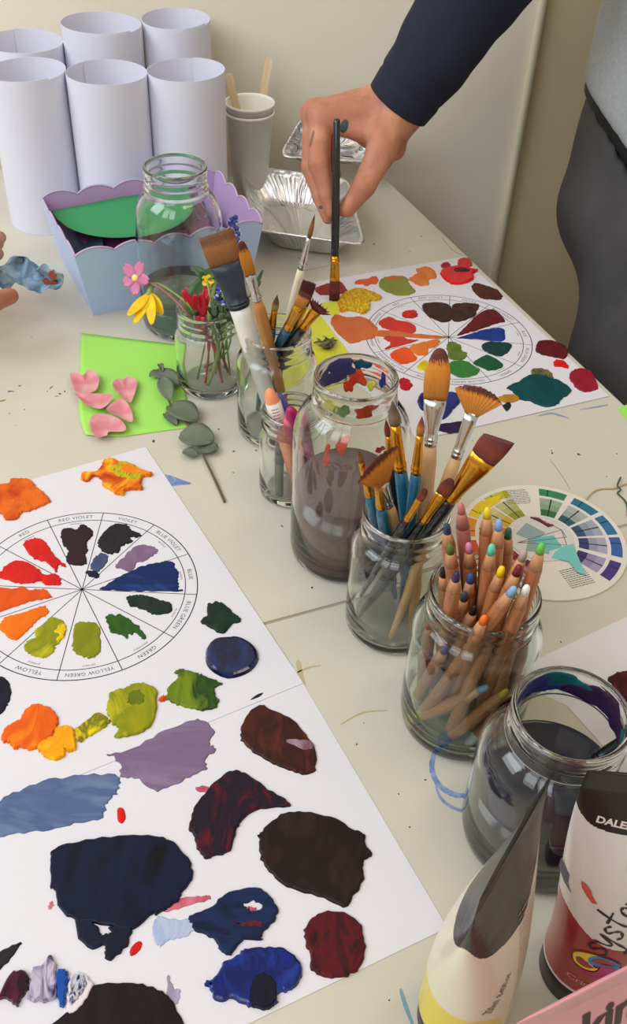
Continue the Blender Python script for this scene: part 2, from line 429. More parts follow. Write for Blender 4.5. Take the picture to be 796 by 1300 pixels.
dab(A, RR([(-20, 592), (30, 555), (120, 500), (250, 440), (350, 410), (420, 400), (490, 405), (500, 440), (525, 470), (520, 530), (530, 560), (520, 590), (555, 600), (500, 605), (300, 606), (100, 600)]), paint('blue_wedge', (21, 47, 106), (18, 37, 86), (36, 68, 132), st=(.3, 1, 1), ns=60), t=.0005, label='blue wedge')
mauve = paint('mauve', (132, 104, 134), (122, 94, 124), rough=.45)
dab(A, RR([(90, 440), (105, 405), (150, 370), (190, 320), (250, 290), (330, 290), (385, 325), (360, 355), (290, 400), (240, 410), (210, 460), (180, 472), (140, 455)]), mauve, t=.0005, label='mauve dab')
blk = paint('near_black', (40, 36, 44), (32, 28, 36))
dab(A, a_([(495, 465), (520, 430), (570, 388), (640, 388), (665, 415), (710, 430), (705, 450), (660, 450), (670, 475), (630, 490), (610, 500), (605, 525), (570, 535), (530, 530), (500, 500)]), blk, label='near black dab')
dab(A, a_([(458, 590), (480, 550), (510, 530), (545, 540), (540, 580), (510, 615), (490, 628), (462, 612)]), paint('slate_blue', (72, 86, 124), (62, 74, 110)), t=.0005, label='slate blue dab')
dab(A, a_([(432, 628), (450, 618), (480, 620), (502, 640), (495, 655), (460, 652)]), paint('ink_blue', (26, 26, 48)), label='small blue black dab')
dab(A, a_([(308, 440), (315, 410), (340, 402), (390, 410), (405, 390), (430, 388), (470, 420), (460, 455), (440, 480), (445, 520), (435, 540), (442, 578), (400, 595), (340, 580), (335, 540), (345, 515), (315, 480)]), paint('plum', (50, 28, 38), (42, 24, 34)), label='dark plum dab')
dab(A, b_([(375, 200), (410, 165), (410, 120), (450, 102), (490, 108), (530, 145), (575, 180), (575, 205), (540, 215), (490, 262), (440, 240), (395, 215)]), paint('bottle_green', (26, 56, 42), (20, 40, 34)), t=.0016, label='bottle green dab outside the wheel')
dab(A, b_([(402, 385), (410, 330), (450, 290), (520, 280), (570, 280), (630, 310), (665, 350), (668, 400), (630, 450), (560, 482), (500, 485), (440, 455), (410, 420)]), paint('ultramarine_wet', (15, 25, 72), (11, 17, 50), (20, 40, 100), rough=.1, coat=.8, bump=.8), t=.003, bev=.003, rag=.0001, label='round glossy dark blue dab')
dab(A, b_([(203, 575), (215, 530), (265, 480), (243, 458), (280, 440), (340, 455), (380, 470), (430, 490), (485, 515), (450, 535), (455, 580), (472, 600), (455, 635), (400, 650), (330, 640), (260, 620), (215, 600)]), paint('grass_green', (56, 92, 28), (36, 62, 28), (112, 134, 26), ns=50), t=.0016, label='green dab with dark edge')
dab(A, c_([(540, 240), (550, 190), (560, 160), (640, 135), (690, 113), (750, 120), (790, 150), (795, 200), (780, 300), (740, 350), (660, 380), (580, 390), (600, 345), (570, 320), (545, 280)]), olive, t=.002, label='large yellow green dab')
dab(A, c_([(640, 200), (660, 160), (710, 150), (735, 190), (720, 230), (670, 235), (645, 225)]), paint('olive_dark', (104, 116, 24), (90, 104, 24)), t=.0023, label='darker green patch')
dab(A, c_([(10, 370), (40, 330), (100, 300), (130, 250), (180, 220), (240, 232), (290, 280), (295, 330), (265, 380), (210, 430), (150, 455), (110, 440), (75, 450), (50, 420), (12, 408)]), paint('bright_orange', (236, 106, 14), (222, 88, 14), (242, 132, 20)), t=.002, label='large orange dab')
dab(A, c_([(190, 440), (210, 410), (270, 380), (280, 345), (330, 330), (380, 350), (385, 400), (385, 450), (350, 465), (330, 450), (330, 480), (290, 505), (240, 495), (205, 465)]), paint('golden', (244, 184, 14), (236, 152, 16), (250, 206, 30)), t=.0022, label='golden yellow dab')
dab(A, c_([(380, 350), (430, 310), (490, 262), (540, 285), (560, 310), (520, 345), (450, 385), (410, 412), (388, 400)]), paint('yellow_olive', (206, 186, 20), (110, 112, 26), (232, 206, 22), ns=90), t=.0014, label='yellow streak with olive lines')
dab(A, c_([(-40, 70), (0, 80), (40, 100), (60, 150), (50, 200), (30, 235), (15, 262), (-40, 270)]), paint('navy_black', (26, 26, 46), (20, 20, 32)), label='navy dab at the left edge')
dab(A, b_([(165, 590), (190, 570), (215, 580), (200, 600), (175, 608)]), org, t=.0005, label='small orange fleck')
Lw = sh_low
dab(Lw, C2([(265, 158), (320, 145), (400, 105), (470, 75), (515, 70), (540, 100), (530, 130), (545, 140), (520, 170), (520, 195), (480, 215), (430, 235), (390, 245), (340, 215), (305, 210), (300, 175)]), paint('mauve_wide', (128, 108, 140), (120, 98, 130), (140, 118, 148), st=(.25, 1, 1, ), ang=.5, rough=.42), t=.0007, rag=.0007, label='broad mauve brush stroke')
dab(Lw, C2([(-40, 282), (0, 270), (60, 240), (140, 215), (220, 205), (300, 210), (298, 240), (285, 265), (265, 290), (255, 320), (200, 330), (140, 345), (60, 355), (0, 365), (-40, 370)]), paint('grey_blue_wide', (92, 110, 148), (80, 98, 138), (106, 124, 158), st=(.25, 1, 1), ang=.4, rough=.42), t=.0007, rag=.0007, label='broad grey blue brush stroke')
dab(Lw, C2([(607, 100), (620, 60), (655, 32), (690, 45), (740, 70), (780, 115), (797, 150), (797, 195), (770, 208), (730, 195), (690, 180), (640, 150), (610, 120)]), paint('chestnut', (74, 32, 26), (52, 26, 24), (92, 42, 32)), t=.0016, label='chestnut brown dab')
dab(Lw, C3([(320, 125), (360, 118), (395, 128), (392, 145), (365, 148)]), paint('lilac_highlight', (170, 140, 158), (120, 84, 100)), t=.0019, label='painted lilac highlight on the chestnut dab')  # highlight on the chestnut dab, put in as a lilac patch
dab(Lw, C3([(78, 345), (90, 300), (110, 265), (150, 220), (190, 200), (230, 208), (280, 245), (330, 275), (328, 290), (260, 295), (215, 320), (200, 350), (185, 400), (150, 410), (125, 420), (100, 395), (95, 365)]), paint('aubergine', (38, 23, 40), (32, 22, 38), (96, 20, 34), ns=42, dist=2.5, soft=.2), t=.002, label='dark purple dab streaked with red')
dab(Lw, C3([(95, 242), (112, 235), (130, 240), (125, 252), (105, 250)]), paint('pink_streak', (208, 96, 120)), t=.0004, label='pink fleck')
dab(Lw, C3([(255, 370), (262, 350), (310, 310), (370, 302), (450, 318), (490, 345), (525, 360), (525, 385), (543, 410), (520, 430), (520, 470), (480, 538), (420, 520), (340, 495), (290, 460), (262, 420)]), paint('brown_black', (38, 26, 26), (30, 22, 22), (48, 32, 30), ns=40), t=.0018, label='large brown black dab')
dab(Lw, C2([(128, 420), (140, 395), (200, 375), (300, 362), (390, 363), (440, 380), (480, 425), (487, 465), (465, 500), (450, 530), (400, 560), (380, 565), (330, 600), (270, 590), (190, 575), (150, 545), (140, 500), (128, 490)]), paint('midnight', (18, 19, 32), (20, 27, 54), (14, 14, 20), ns=35, rough=.36), t=.002, label='largest dab, midnight blue')
dab(Lw, C2([(190, 565), (225, 570), (250, 590), (252, 605), (262, 612), (280, 606), (275, 592), (330, 590), (320, 640), (280, 677), (262, 660), (265, 640), (235, 648), (200, 620)]), paint('midnight2', (24, 30, 56), (20, 24, 44)), t=.0018, label='blue black lobe')
hole = [(215, 540), (240, 528), (265, 535), (268, 550), (250, 558)]
dab(Lw, C3([(85, 585), (80, 565), (130, 545), (170, 510), (230, 493), (270, 500), (300, 540), (300, 570), (265, 610), (260, 628), (220, 625), (185, 662), (160, 650), (140, 620), (95, 600)]), paint('navy_loop', (18, 22, 42), (24, 42, 82), (14, 16, 28), st=(.3, 1, 1)), t=.002, label='navy looped dab')
dab(Lw, C3(hole), paint('bare_white', (222, 214, 222), (214, 204, 214), bump=.1), t=.0023, label='white gap in the loop')
dab(Lw, C3([(220, 548), (235, 540), (255, 546), (250, 556), (232, 556)]), paint('pink_streak', (208, 96, 120)), t=.0025, label='pink streak')
dab(Lw, C3([(185, 585), (230, 578), (268, 582), (262, 596), (220, 595)]), paint('dark_red_streak', (112, 26, 44)), t=.0023, label='dark red streak')
dab(Lw, C2([(385, 590), (400, 565), (430, 570), (490, 575), (490, 600), (470, 615), (430, 625), (405, 640), (390, 625)]), paint('pale_blue', (158, 174, 210), (192, 198, 220), ns=90), t=.0006, label='pale blue smear')
dab(Lw, C3([(130, 745), (120, 735), (150, 715), (165, 685), (200, 665), (220, 648), (270, 642), (330, 650), (365, 690), (362, 725), (330, 755), (300, 765), (300, 785), (270, 800), (230, 795), (190, 775), (150, 782)]), paint('cobalt', (18, 38, 124), (14, 26, 88), (26, 56, 150), rough=.16, coat=.7), t=.0026, bev=.002, label='glossy cobalt blue dab')
dab(Lw, C3([(245, 720), (270, 710), (300, 730), (302, 780), (275, 800), (235, 790), (230, 755)]), paint('ink_over', (26, 24, 44), (20, 20, 34)), t=.0032, label='dark patch over cobalt')
dab(Lw, C3([(372, 600), (390, 570), (430, 553), (480, 560), (515, 590), (525, 640), (515, 690), (480, 715), (430, 722), (390, 700), (385, 660), (375, 640)]), paint('black_red', (30, 19, 26), (92, 20, 28), (24, 17, 28), ns=38, dist=3, soft=.10), t=.002, label='black dab swirled with red')
dab(Lw, C2([(60, 870), (130, 836), (200, 780), (235, 740), (300, 733), (360, 738), (420, 760), (440, 790), (465, 870), (300, 920)]), paint('brown_black2', (32, 24, 24), (26, 20, 20)), t=.0016, label='black dab at the bottom edge')
dab(Lw, C2([(-30, 665), (0, 650), (48, 632), (52, 640), (20, 680), (-30, 720)]), blk, label='black stroke at the left edge')
dab(Lw, d_([(-40, 470), (0, 440), (50, 350), (110, 350), (130, 400), (100, 450), (70, 492), (30, 460)]), paint('claret_wet', (56, 18, 36), (34, 16, 26), (90, 28, 56), coat=.6, rough=.15), t=.003, label='glossy claret dab')
dab(Lw, d_([(118, 460), (125, 400), (135, 340), (180, 315), (215, 275), (240, 330), (240, 400), (235, 465), (150, 475)]), paint('violet_white', (60, 50, 104), (196, 186, 206), (34, 34, 84), ns=110, coat=.6, rough=.15, soft=.06), t=.003, label='violet dab streaked with white')
dab(Lw, d_([(280, 520), (285, 440), (290, 380), (320, 350), (350, 352), (395, 400), (370, 460), (320, 525)]), paint('thick_white', (226, 218, 222), (214, 206, 214)), t=.002, label='thick white paint')
dab(Lw, d_([(240, 350), (285, 340), (290, 380), (280, 450), (270, 498), (245, 470)]), paint('azure', (26, 84, 172), (20, 60, 140), coat=.6, rough=.15), t=.003, label='azure dab')
dab(Lw, d_([(300, 370), (345, 362), (370, 400), (340, 460), (300, 492), (290, 470)]), paint('navy_white', (22, 34, 82), (206, 204, 216), (18, 24, 60), ns=260, soft=.03, coat=.5), t=.0028, label='navy dab flecked with white')
dab(Lw, C2([(298, 292), (312, 292), (318, 315), (310, 330), (300, 326), (296, 312)]), red, t=.0008, rag=.0001, label='small red fleck')
dab(Lw, C2([(330, 665), (330, 645), (350, 627), (360, 635), (350, 655)]), red, t=.0008, rag=.0001, label='small red fleck')
dab(Lw, C2([(405, 550), (450, 520), (500, 515), (525, 510), (527, 525), (450, 545)]), paint('pink_dry', (190, 70, 96), (206, 120, 138)), t=.0004, label='dry pink streak')
dab(Lw, d_([(705, 440), (710, 360), (725, 400), (760, 430), (755, 470), (730, 485)]), paint('lilac_wash', (186, 172, 200), bump=.1), t=.0003, label='lilac smudge')
dab(Lw, d_([(205, 62), (218, 50), (228, 62), (215, 85), (205, 78)]), paint('pink_soft', (218, 138, 140), bump=.1), t=.0003, label='pink smudge')
dab(A, C1([(632, 636), (650, 622), (665, 618), (655, 628)]), blk, t=.0002, rag=0, bev=.0003, label='thin dark pen mark')
B = sh_B
dab(B, gg([(-4, 148), (60, 125), (120, 112), (158, 145), (150, 170), (90, 180), (30, 180)]), paint('brick', (158, 60, 46), (146, 52, 42)), label='brick red dab under the held brush')
dab(B, gg([(200, 125), (215, 105), (260, 100), (300, 85), (320, 100), (310, 125), (280, 128), (260, 138), (240, 128)]), paint('coral', (214, 96, 50), (204, 88, 46)), label='coral dab')
dab(B, gg([(322, 125), (340, 95), (400, 85), (460, 92), (480, 130), (508, 160), (480, 180), (420, 185), (360, 165), (330, 145)]), paint('sage', (122, 134, 56), (130, 138, 58)), label='sage green dab')
dab(B, gg([(345, 100), (380, 90), (430, 88), (428, 98), (360, 108)]), paint('coral', (214, 96, 50)), t=.0011, label='orange streak')
dab(B, gg([(472, 100), (515, 70), (510, 50), (560, 38), (605, 60), (610, 95), (575, 105), (575, 130), (530, 135), (490, 115)]), paint('apricot', (218, 128, 60), (208, 112, 50)), label='apricot dab')
dab(B, gg([(115, 215), (140, 180), (200, 155), (260, 160), (330, 190), (325, 210), (280, 215), (275, 250), (245, 280), (210, 270), (170, 262), (130, 270), (120, 240)]), paint('yellow_mess', (240, 196, 26), (176, 164, 34), (222, 100, 30), ns=110, dist=5, soft=.06), t=.003, label='thick yellow dab with green and red')
dab(B, gg([(30, 225), (110, 215), (125, 270), (80, 285), (50, 262)]), paint('lemon', (216, 214, 70), (206, 208, 90)), t=.0004, label='lemon yellow wash')
dab(B, gg([(80, 315), (100, 280), (160, 295), (220, 290), (270, 305), (310, 340), (315, 370), (300, 395), (250, 410), (180, 425), (140, 400), (100, 360)]), paint('terracotta', (204, 108, 62), (192, 98, 56)), label='terracotta dab')
dab(B, gg([(302, 362), (400, 365), (500, 378), (660, 392), (600, 402), (450, 395), (305, 388)]), paint('terracotta', (204, 108, 62)), t=.0012, label='terracotta streak')
dab(B, gg([(320, 320), (370, 292), (420, 310), (480, 320), (510, 345), (500, 370), (450, 375), (380, 360), (340, 345)]), paint('tomato', (204, 56, 44), (192, 50, 40)), label='tomato red dab')
dab(B, gg([(437, 280), (455, 262), (500, 257), (520, 280), (500, 297), (455, 298)]), paint('tomato2', (206, 40, 40)), label='small red dab')
dab(B, gg([(345, 400), (370, 390), (430, 390), (470, 405), (520, 412), (400, 446), (350, 456), (380, 425)]), paint('rust_red', (196, 56, 46), (184, 50, 42)), t=.0008, label='red dab')
dab(B, gg([(378, 490), (400, 460), (460, 447), (490, 470), (515, 500), (490, 520), (440, 532), (400, 510)]), paint('vermilion', (232, 88, 34), (222, 78, 30)), label='vermilion dab')
dab(B, gg([(475, 450), (500, 432), (560, 415), (620, 405), (630, 420), (600, 445), (570, 455), (570, 480), (530, 488), (490, 470)]), paint('apricot2', (226, 122, 48), (216, 108, 42)), label='light orange dab')
dab(B, gg([(515, 545), (540, 515), (560, 512), (580, 540), (560, 566), (530, 560)]), paint('lemon2', (238, 216, 40)), label='small yellow dab')
br = paint('chocolate', (64, 38, 32), (54, 32, 28), (76, 46, 38))
dab(B, gg([(540, 240), (560, 222), (640, 220), (685, 240), (690, 300), (650, 320), (590, 300), (560, 275)]), br, label='chocolate brown dab left of the spoke')
dab(B, e_k([(553, 275), (560, 245), (610, 238), (660, 240), (680, 250), (660, 295), (610, 318), (560, 320)]), br, label='chocolate brown dab right of the spoke')
mar = paint('maroon', (104, 26, 34), (90, 22, 30))
dab(B, FF([(0, 358), (30, 325), (90, 265), (130, 240), (180, 240), (225, 290), (190, 300), (120, 325), (50, 345)]), mar, label='maroon wedge')
dab(B, FF([(0, 370), (60, 350), (110, 335), (170, 322), (215, 325), (225, 350), (215, 385), (150, 380), (60, 372)]), paint('royal', (28, 58, 140), (24, 48, 118)), t=.0006, label='royal blue wedge')
dab(B, FF([(115, 415), (135, 390), (200, 388), (255, 400), (240, 435), (200, 455), (150, 440)]), paint('pine', (24, 62, 62), (20, 52, 54)), label='pine green dab')
dab(B, FF([(75, 485), (125, 452), (160, 455), (213, 490), (200, 512), (150, 522), (110, 505)]), paint('emerald', (28, 88, 56), (24, 78, 52)), label='emerald dab')
dab(B, gg([(672, 545), (690, 518), (760, 515), (796, 535), (830, 565), (800, 590), (740, 600), (690, 580)]), paint('mid_green', (56, 126, 56), (50, 114, 52)), label='mid green dab')
dab(B, gg([(665, 430), (690, 418), (735, 435), (738, 460), (768, 480), (740, 510), (680, 505), (668, 470)]), paint('moss', (104, 122, 44), (86, 104, 42)), label='moss green dab')
dab(B, FF([(350, 515), (400, 512), (440, 530), (445, 560), (400, 560), (355, 548)]), paint('khaki_lines', (120, 108, 70), (70, 64, 50), ns=140), label='khaki striped dab')
dab(B, FF([(233, 600), (285, 575), (350, 540), (450, 560), (490, 575), (535, 615), (490, 655), (460, 685), (400, 690), (340, 665), (290, 655), (265, 625)]), paint('teal', (16, 74, 76), (14, 66, 70), rough=.4), t=.0014, label='large teal dab')
dab(B, FF([(365, 420), (390, 380), (460, 385), (515, 415), (515, 450), (495, 467), (430, 455), (380, 440)]), mar, label='maroon dab near the sheet edge')
dab(B, FF([(452, 475), (490, 472), (515, 490), (520, 512), (490, 505), (455, 500)]), red, t=.0008, label='small bright red dab')
dab(B, FF([(528, 530), (570, 512), (625, 525), (655, 580), (655, 610), (600, 622), (560, 605), (530, 565)]), paint('crimson', (158, 30, 50), (140, 26, 44)), label='crimson dab near the table edge')
dab(B, FF([(68, 130), (90, 112), (140, 125), (190, 145), (213, 175), (200, 190), (150, 188), (120, 185), (85, 160)]), paint('umber', (84, 40, 32), (72, 34, 30)), label='umber brown dab')
dab(B, gg([(425, 608), (465, 605), (490, 635), (475, 662), (435, 655)]), paint('crimson2', (200, 26, 52)), label='small crimson dab')
dab(B, hh([(325, 295), (335, 262), (370, 250), (420, 262), (460, 248), (515, 260), (525, 290), (490, 330), (450, 372), (410, 370), (350, 335)]), paint('wet_blue', (20, 36, 120), (14, 26, 92), rough=.15, coat=.6), t=.002, bev=.002, label='wet blue heart shaped dab')
dab(B, hh([(355, 405), (430, 395), (540, 385), (530, 425), (480, 437), (420, 425)]), paint('dark_violet', (52, 32, 72), (44, 26, 60)), t=.0006, label='dark violet stroke')
dab(B, hh([(690, 280), (715, 265), (760, 258), (800, 275), (770, 295), (720, 295)]), paint('ochre', (198, 148, 60), (176, 120, 48)), t=.0008, label='ochre streak')
dab(B, hh([(715, 310), (745, 295), (755, 315), (735, 335)]), dkg, t=.0008, label='small dark green dab')
dab(B, e_k([(505, 90), (530, 80), (580, 70), (600, 72), (650, 85), (677, 90), (655, 105), (655, 130), (620, 150), (560, 152), (520, 130), (505, 110)]), paint('wet_red', (222, 26, 30), (196, 18, 28), rough=.12, coat=.7), t=.003, bev=.002, label='glossy red ring dab')
dab(B, e_k([(560, 92), (600, 82), (640, 95), (620, 106), (575, 106)]), paint('red_dark', (112, 20, 40), (70, 20, 40)), t=.0035, label='dark red centre')
dab(B, e_k([(580, 55), (595, 32), (635, 35), (648, 65), (620, 75), (590, 68)]), paint('tomato', (204, 56, 44)), label='red dab at the sheet edge')
dab(B, e_k([(505, 62), (530, 50), (550, 60), (545, 75), (515, 78)]), paint('crimson', (158, 30, 50)), label='small crimson dab at the sheet edge')
dab(sh_C, K(660, 760, 5.853, [(655, 600), (700, 565), (760, 550), (830, 560), (850, 800), (790, 790), (720, 700)]), paint('oxblood', (82, 18, 30), (58, 16, 26), (100, 26, 34)), t=.0018, label='oxblood dab')
# ============================================================ glass jars and what stands in them
M_glass = glass('clear_glass', (250, 253, 251))
M_glassg = glass('green_glass', (240, 250, 243))
M_water = mat('clear_water', (246, 250, 250), 0, trans=1, ior=1.33)
def jarprof(h, rn, rb, zs, zn, foot=.004, wall=.0024):
    """zs: height where the body ends, zn: where the neck begins"""
    o = [(0, .0008), (rb*.55, .0008), (rb-foot*1.6, 0), (rb-foot*.7, .0006), (rb-foot*.2, foot*.7), (rb, foot*2)]
    o += [(rb, zs*.5), (rb, zs)]
    for i in range(1, 9):
        t = i/9; s = math.sin(t*PI/2); c = 1-math.cos(t*PI/2)
        o.append((rb-(rb-rn+.0012)*(c*.55+t*t*.45), zs+(zn-zs)*(s*.55+t*.45)))
    nk = h-zn
    o += [(rn-.0012, zn), (rn-.0009, zn+nk*.10), (rn+.0008, zn+nk*.16), (rn+.0008, zn+nk*.22), (rn-.0009, zn+nk*.30), (rn-.0009, zn+nk*.42), (rn+.0002, zn+nk*.50), (rn-.0007, zn+nk*.58),
          (rn-.0009, zn+nk*.68), (rn-.0002, zn+nk*.76), (rn, zn+nk*.9), (rn-.0004, h-.0006), (rn-.0012, h)]
    i_ = [(rn-.0026, h-.0001), (rn-.0034, h-.001), (rn-.0036, h-.004), (rn-.0036, zn+nk*.4), (rn-.0036, zn)]
    for i in range(8, 0, -1):
        t = i/9; s = math.sin(t*PI/2); c = 1-math.cos(t*PI/2)
        i_.append((rb-wall-(rb-wall-rn+.0036)*(c*.55+t*t*.45), zs+(zn-zs)*(s*.55+t*.45)-.0006))
    i_ += [(rb-wall, zs), (rb-wall, zs*.5), (rb-wall, foot*2+.003), (rb-wall-foot*.5, foot+.003), (rb-wall-foot*1.6, .0052), (rb*.5, .0044), (0, .004)]
    return o+i_
def jar(name, c, h, rn, rb, zs, zn, label, m=None, foot=.004, wall=.0024, cat='jar', group=None):
    t = empty(name, (c[0], c[1], .0), label=label, cat=cat, group=group)
    p = jarprof(h, rn, rb, zs, zn, foot, wall)
    g = mesh('glass_body', *lathe(p, 96), m or M_glass, t)
    g.location.z = .0001
    return t
def jfill(name, c_t, z0, z1, rb, m, wall=.0024, foot=.004, over=.0, meniscus=.0006):
    r = rb-wall+over
    p = [(0, z0), (r-foot*1.6, z0+.0008), (r-foot*.5, z0+.003), (r, z0+foot+.004), (r, z1), (r-.0007, z1-meniscus*.7), (r-.003, z1-meniscus), (0, z1-meniscus)]
    return mesh(name, *lathe(p, 96), m, c_t)
def smear(par, ang, z, aw, zh, r, m, seed=0, out=False, pts=None, name='paint_smear', label=None, rf=None):
    """irregular paint patch on the glass: centre angle (deg), height, half sizes"""
    r_ = random.Random(seed*17+int(ang)); n = 28; ol = []
    ph = [r_.uniform(0, 6.28) for _ in range(4)]
    for i in range(n):
        a = 2*PI*i/n; k = 1+.22*math.sin(2*a+ph[0])+.16*math.sin(3*a+ph[1])+.12*math.sin(5*a+ph[2])+r_.uniform(-.08, .08)
        ol.append((math.radians(aw)*math.cos(a)*k, zh*math.sin(a)*k))
    vs, fs = [], []
    def P(u, v, d):
        zz = z+v; rr = (rf(zz) if rf else r)-d if not out else (rf(zz) if rf else r)+d
        q = math.radians(ang)+u; return (rr*math.cos(q), rr*math.sin(q), zz)
    L = [1, .93, .6, .3, .05]; D = [.00002, .0005, .0006, .0006, .0006]
    for l, d in zip(L, D):
        for u, v in ol: vs.append(P(u*l, v*l, d))
    for l in range(len(L)-1):
        for i in range(n): fs.append((l*n+i, l*n+(i+1) % n, (l+1)*n+(i+1) % n, (l+1)*n+i))
    fs.append(tuple((len(L)-1)*n+i for i in range(n)))
    b = len(vs)
    for u, v in ol: vs.append(P(u*.9, v*.9, .00003))
    for i in range(n): fs.append((i, (i+1) % n, b+(i+1) % n, b+i))
    fs.append(tuple(b+i for i in range(n))[::-1])
    o = mesh(name, vs, fs, m, par); fixn(o)
    if label: o['label'] = label
    return o

J_clear = jar('glass_jar', (-.1437, .8960), .167, .0300, .0425, .108, .142, 'tall empty-topped glass jar of clear water standing in front of the lilac box', foot=.006)
jfill('water', J_clear, .0045, .044, .0425, M_water, foot=.006, over=.0003)
J_flow = jar('glass_jar', (-.1037, .7893), .083, .0294, .0325, .050, .063, 'short glass jar holding red, pink and yellow flowers', m=M_glass)
J_b2 = jar('glass_jar', (-.0379, .7208), .103, .0295, .0345, .070, .083, 'glass jar with brushes behind the small marker jar, wide white handled brush leaning left', m=M_glass)
J_pen = jar('glass_jar', (-.0206, .6361), .085, .0236, .0262, .052, .067, 'smallest glass jar, holding a few peach, purple and pink markers', m=M_glass)
J_brown = jar('glass_jar', (.0249, .5678), .164, .0294, .0425, .112, .141, 'tall glass jar of murky brown rinse water with paint smears in its neck', foot=.006)
M_brownliq = mat('brown_rinse_water', (114, 88, 86), .12, rgb2=(106, 80, 80), nscale=30, spec=.5)
jfill('rinse_water', J_brown, .0045, .069, .0425, M_brownliq, foot=.006, over=-.0001)
M_haze = None
J_b1 = jar('glass_jar', (.062, .4937), .108, .0297, .0355, .074, .087, 'glass jar crammed with long paint brushes, fan brushes standing tallest, left of the pencils')
J_pc = jar('glass_jar', (.1043, .4107), .121, .0338, .0405, .084, .101, 'glass jar packed with wooden colouring pencils, tips up', m=M_glassg, foot=.006)
J_dark = jar('glass_jar', (.1429, .3273), .118, .0324, .0445, .072, .096, 'wide glass jar of dark navy rinse water at the right edge', foot=.006)
M_darkliq = mat('navy_rinse_water', (30, 33, 52), .1, rgb2=(27, 30, 47), nscale=30, spec=.5)
jfill('rinse_water', J_dark, .0045, .054, .0445, M_darkliq, foot=.006, over=-.0001)
s_violet = paint('smear_violet', (74, 66, 120), (60, 60, 110), (96, 70, 120), bump=.3)
s_orange = paint('smear_orange', (218, 84, 40), (200, 60, 40), bump=.3)
s_teal = paint('smear_teal', (24, 92, 96), (22, 66, 84), bump=.3)
s_yel = paint('smear_yellow', (206, 198, 60), (190, 190, 70), bump=.3)
s_blue = paint('smear_blue', (36, 44, 110), (30, 40, 96), bump=.3)
s_plum = paint('smear_plum', (50, 28, 60), (36, 24, 56), (70, 34, 66), bump=.3)
s_red = paint('smear_red', (186, 40, 60), (170, 34, 50), bump=.3)
s_grn = paint('smear_green', (110, 140, 60), (90, 124, 60), bump=.3)
rn = .0294-.0036
for a, z, aw, zh, m, sd in [(118, .152, 34, .0085, s_violet, 1), (158, .150, 22, .007, s_violet, 2), (80, .157, 13, .0045, s_teal, 3), (84, .146, 13, .006, s_orange, 4), (97, .139, 9, .007, s_orange, 5),
                            (40, .150, 7, .006, s_blue, 6), (62, .141, 8, .004, s_yel, 7), (20, .143, 10, .002, s_red, 8), (222, .152, 16, .006, s_yel, 9), (250, .152, 12, .005, s_grn, 10), (285, .153, 18, .005, s_orange, 11), (200, .150, 10, .006, s_teal, 12)]:
    smear(J_brown, a, z, aw, zh, rn-.00005, m, sd)
def rf_b(z):  # inner radius through the shoulder of the brown jar
    if z > .141: return .0294-.0036
    t = max(0, (z-.112)/(.141-.112)); return .0425-.0024-(.0425-.0024-.0294+.0036)*t*t-.0001
for a, z, aw, zh, m, sd in [(258, .130, 7, .005, s_orange, 13), (243, .120, 4, .007, s_orange, 14), (300, .126, 5, .002, s_red, 15)]:
    smear(J_brown, a, z, aw, zh, 0, m, sd, rf=rf_b)
rn = .0324-.0036
for a, z, aw, zh, m, sd in [(125, .1085, 30, .0065, s_blue, 21), (85, .109, 30, .0065, s_teal, 22), (48, .105, 34, .009, s_plum, 23), (12, .105, 24, .009, s_plum, 24), (150, .106, 12, .004, s_violet, 25), (100, .103, 22, .0025, s_blue, 26), (-14, .108, 10, .006, s_teal, 27)]:
    smear(J_dark, a, z, aw, zh, rn-.00005, m, sd)

# ------------------------------------------------------------ brushes
M_gold = mat('gold_ferrule', (222, 158, 52), .25, metal=1)
M_silver = mat('silver_ferrule', (214, 214, 214), .2, metal=1)
M_wood = mat('pale_wood_handle', (214, 176, 126), .45, rgb2=(198, 156, 106), nscale=60, stretch=(4, 4, .5), soft=.2)
M_woodor = mat('orange_wood_handle', (196, 140, 76), .4, rgb2=(180, 122, 62), nscale=60, stretch=(4, 4, .5))
M_cream = mat('cream_handle', (228, 218, 192), .4)
M_blue = mat('teal_blue_handle', (28, 98, 130), .22, coat=.5)
M_tealh = mat('teal_handle', (30, 110, 118), .25, coat=.4)
M_black = mat('black_handle', (22, 24, 28), .2, coat=.6)
M_white = mat('white_handle', (230, 228, 218), .3, coat=.4)
M_blackf = mat('black_ferrule_paint', (28, 34, 44), .35, rgb2=(52, 64, 78), nscale=60, soft=.2)
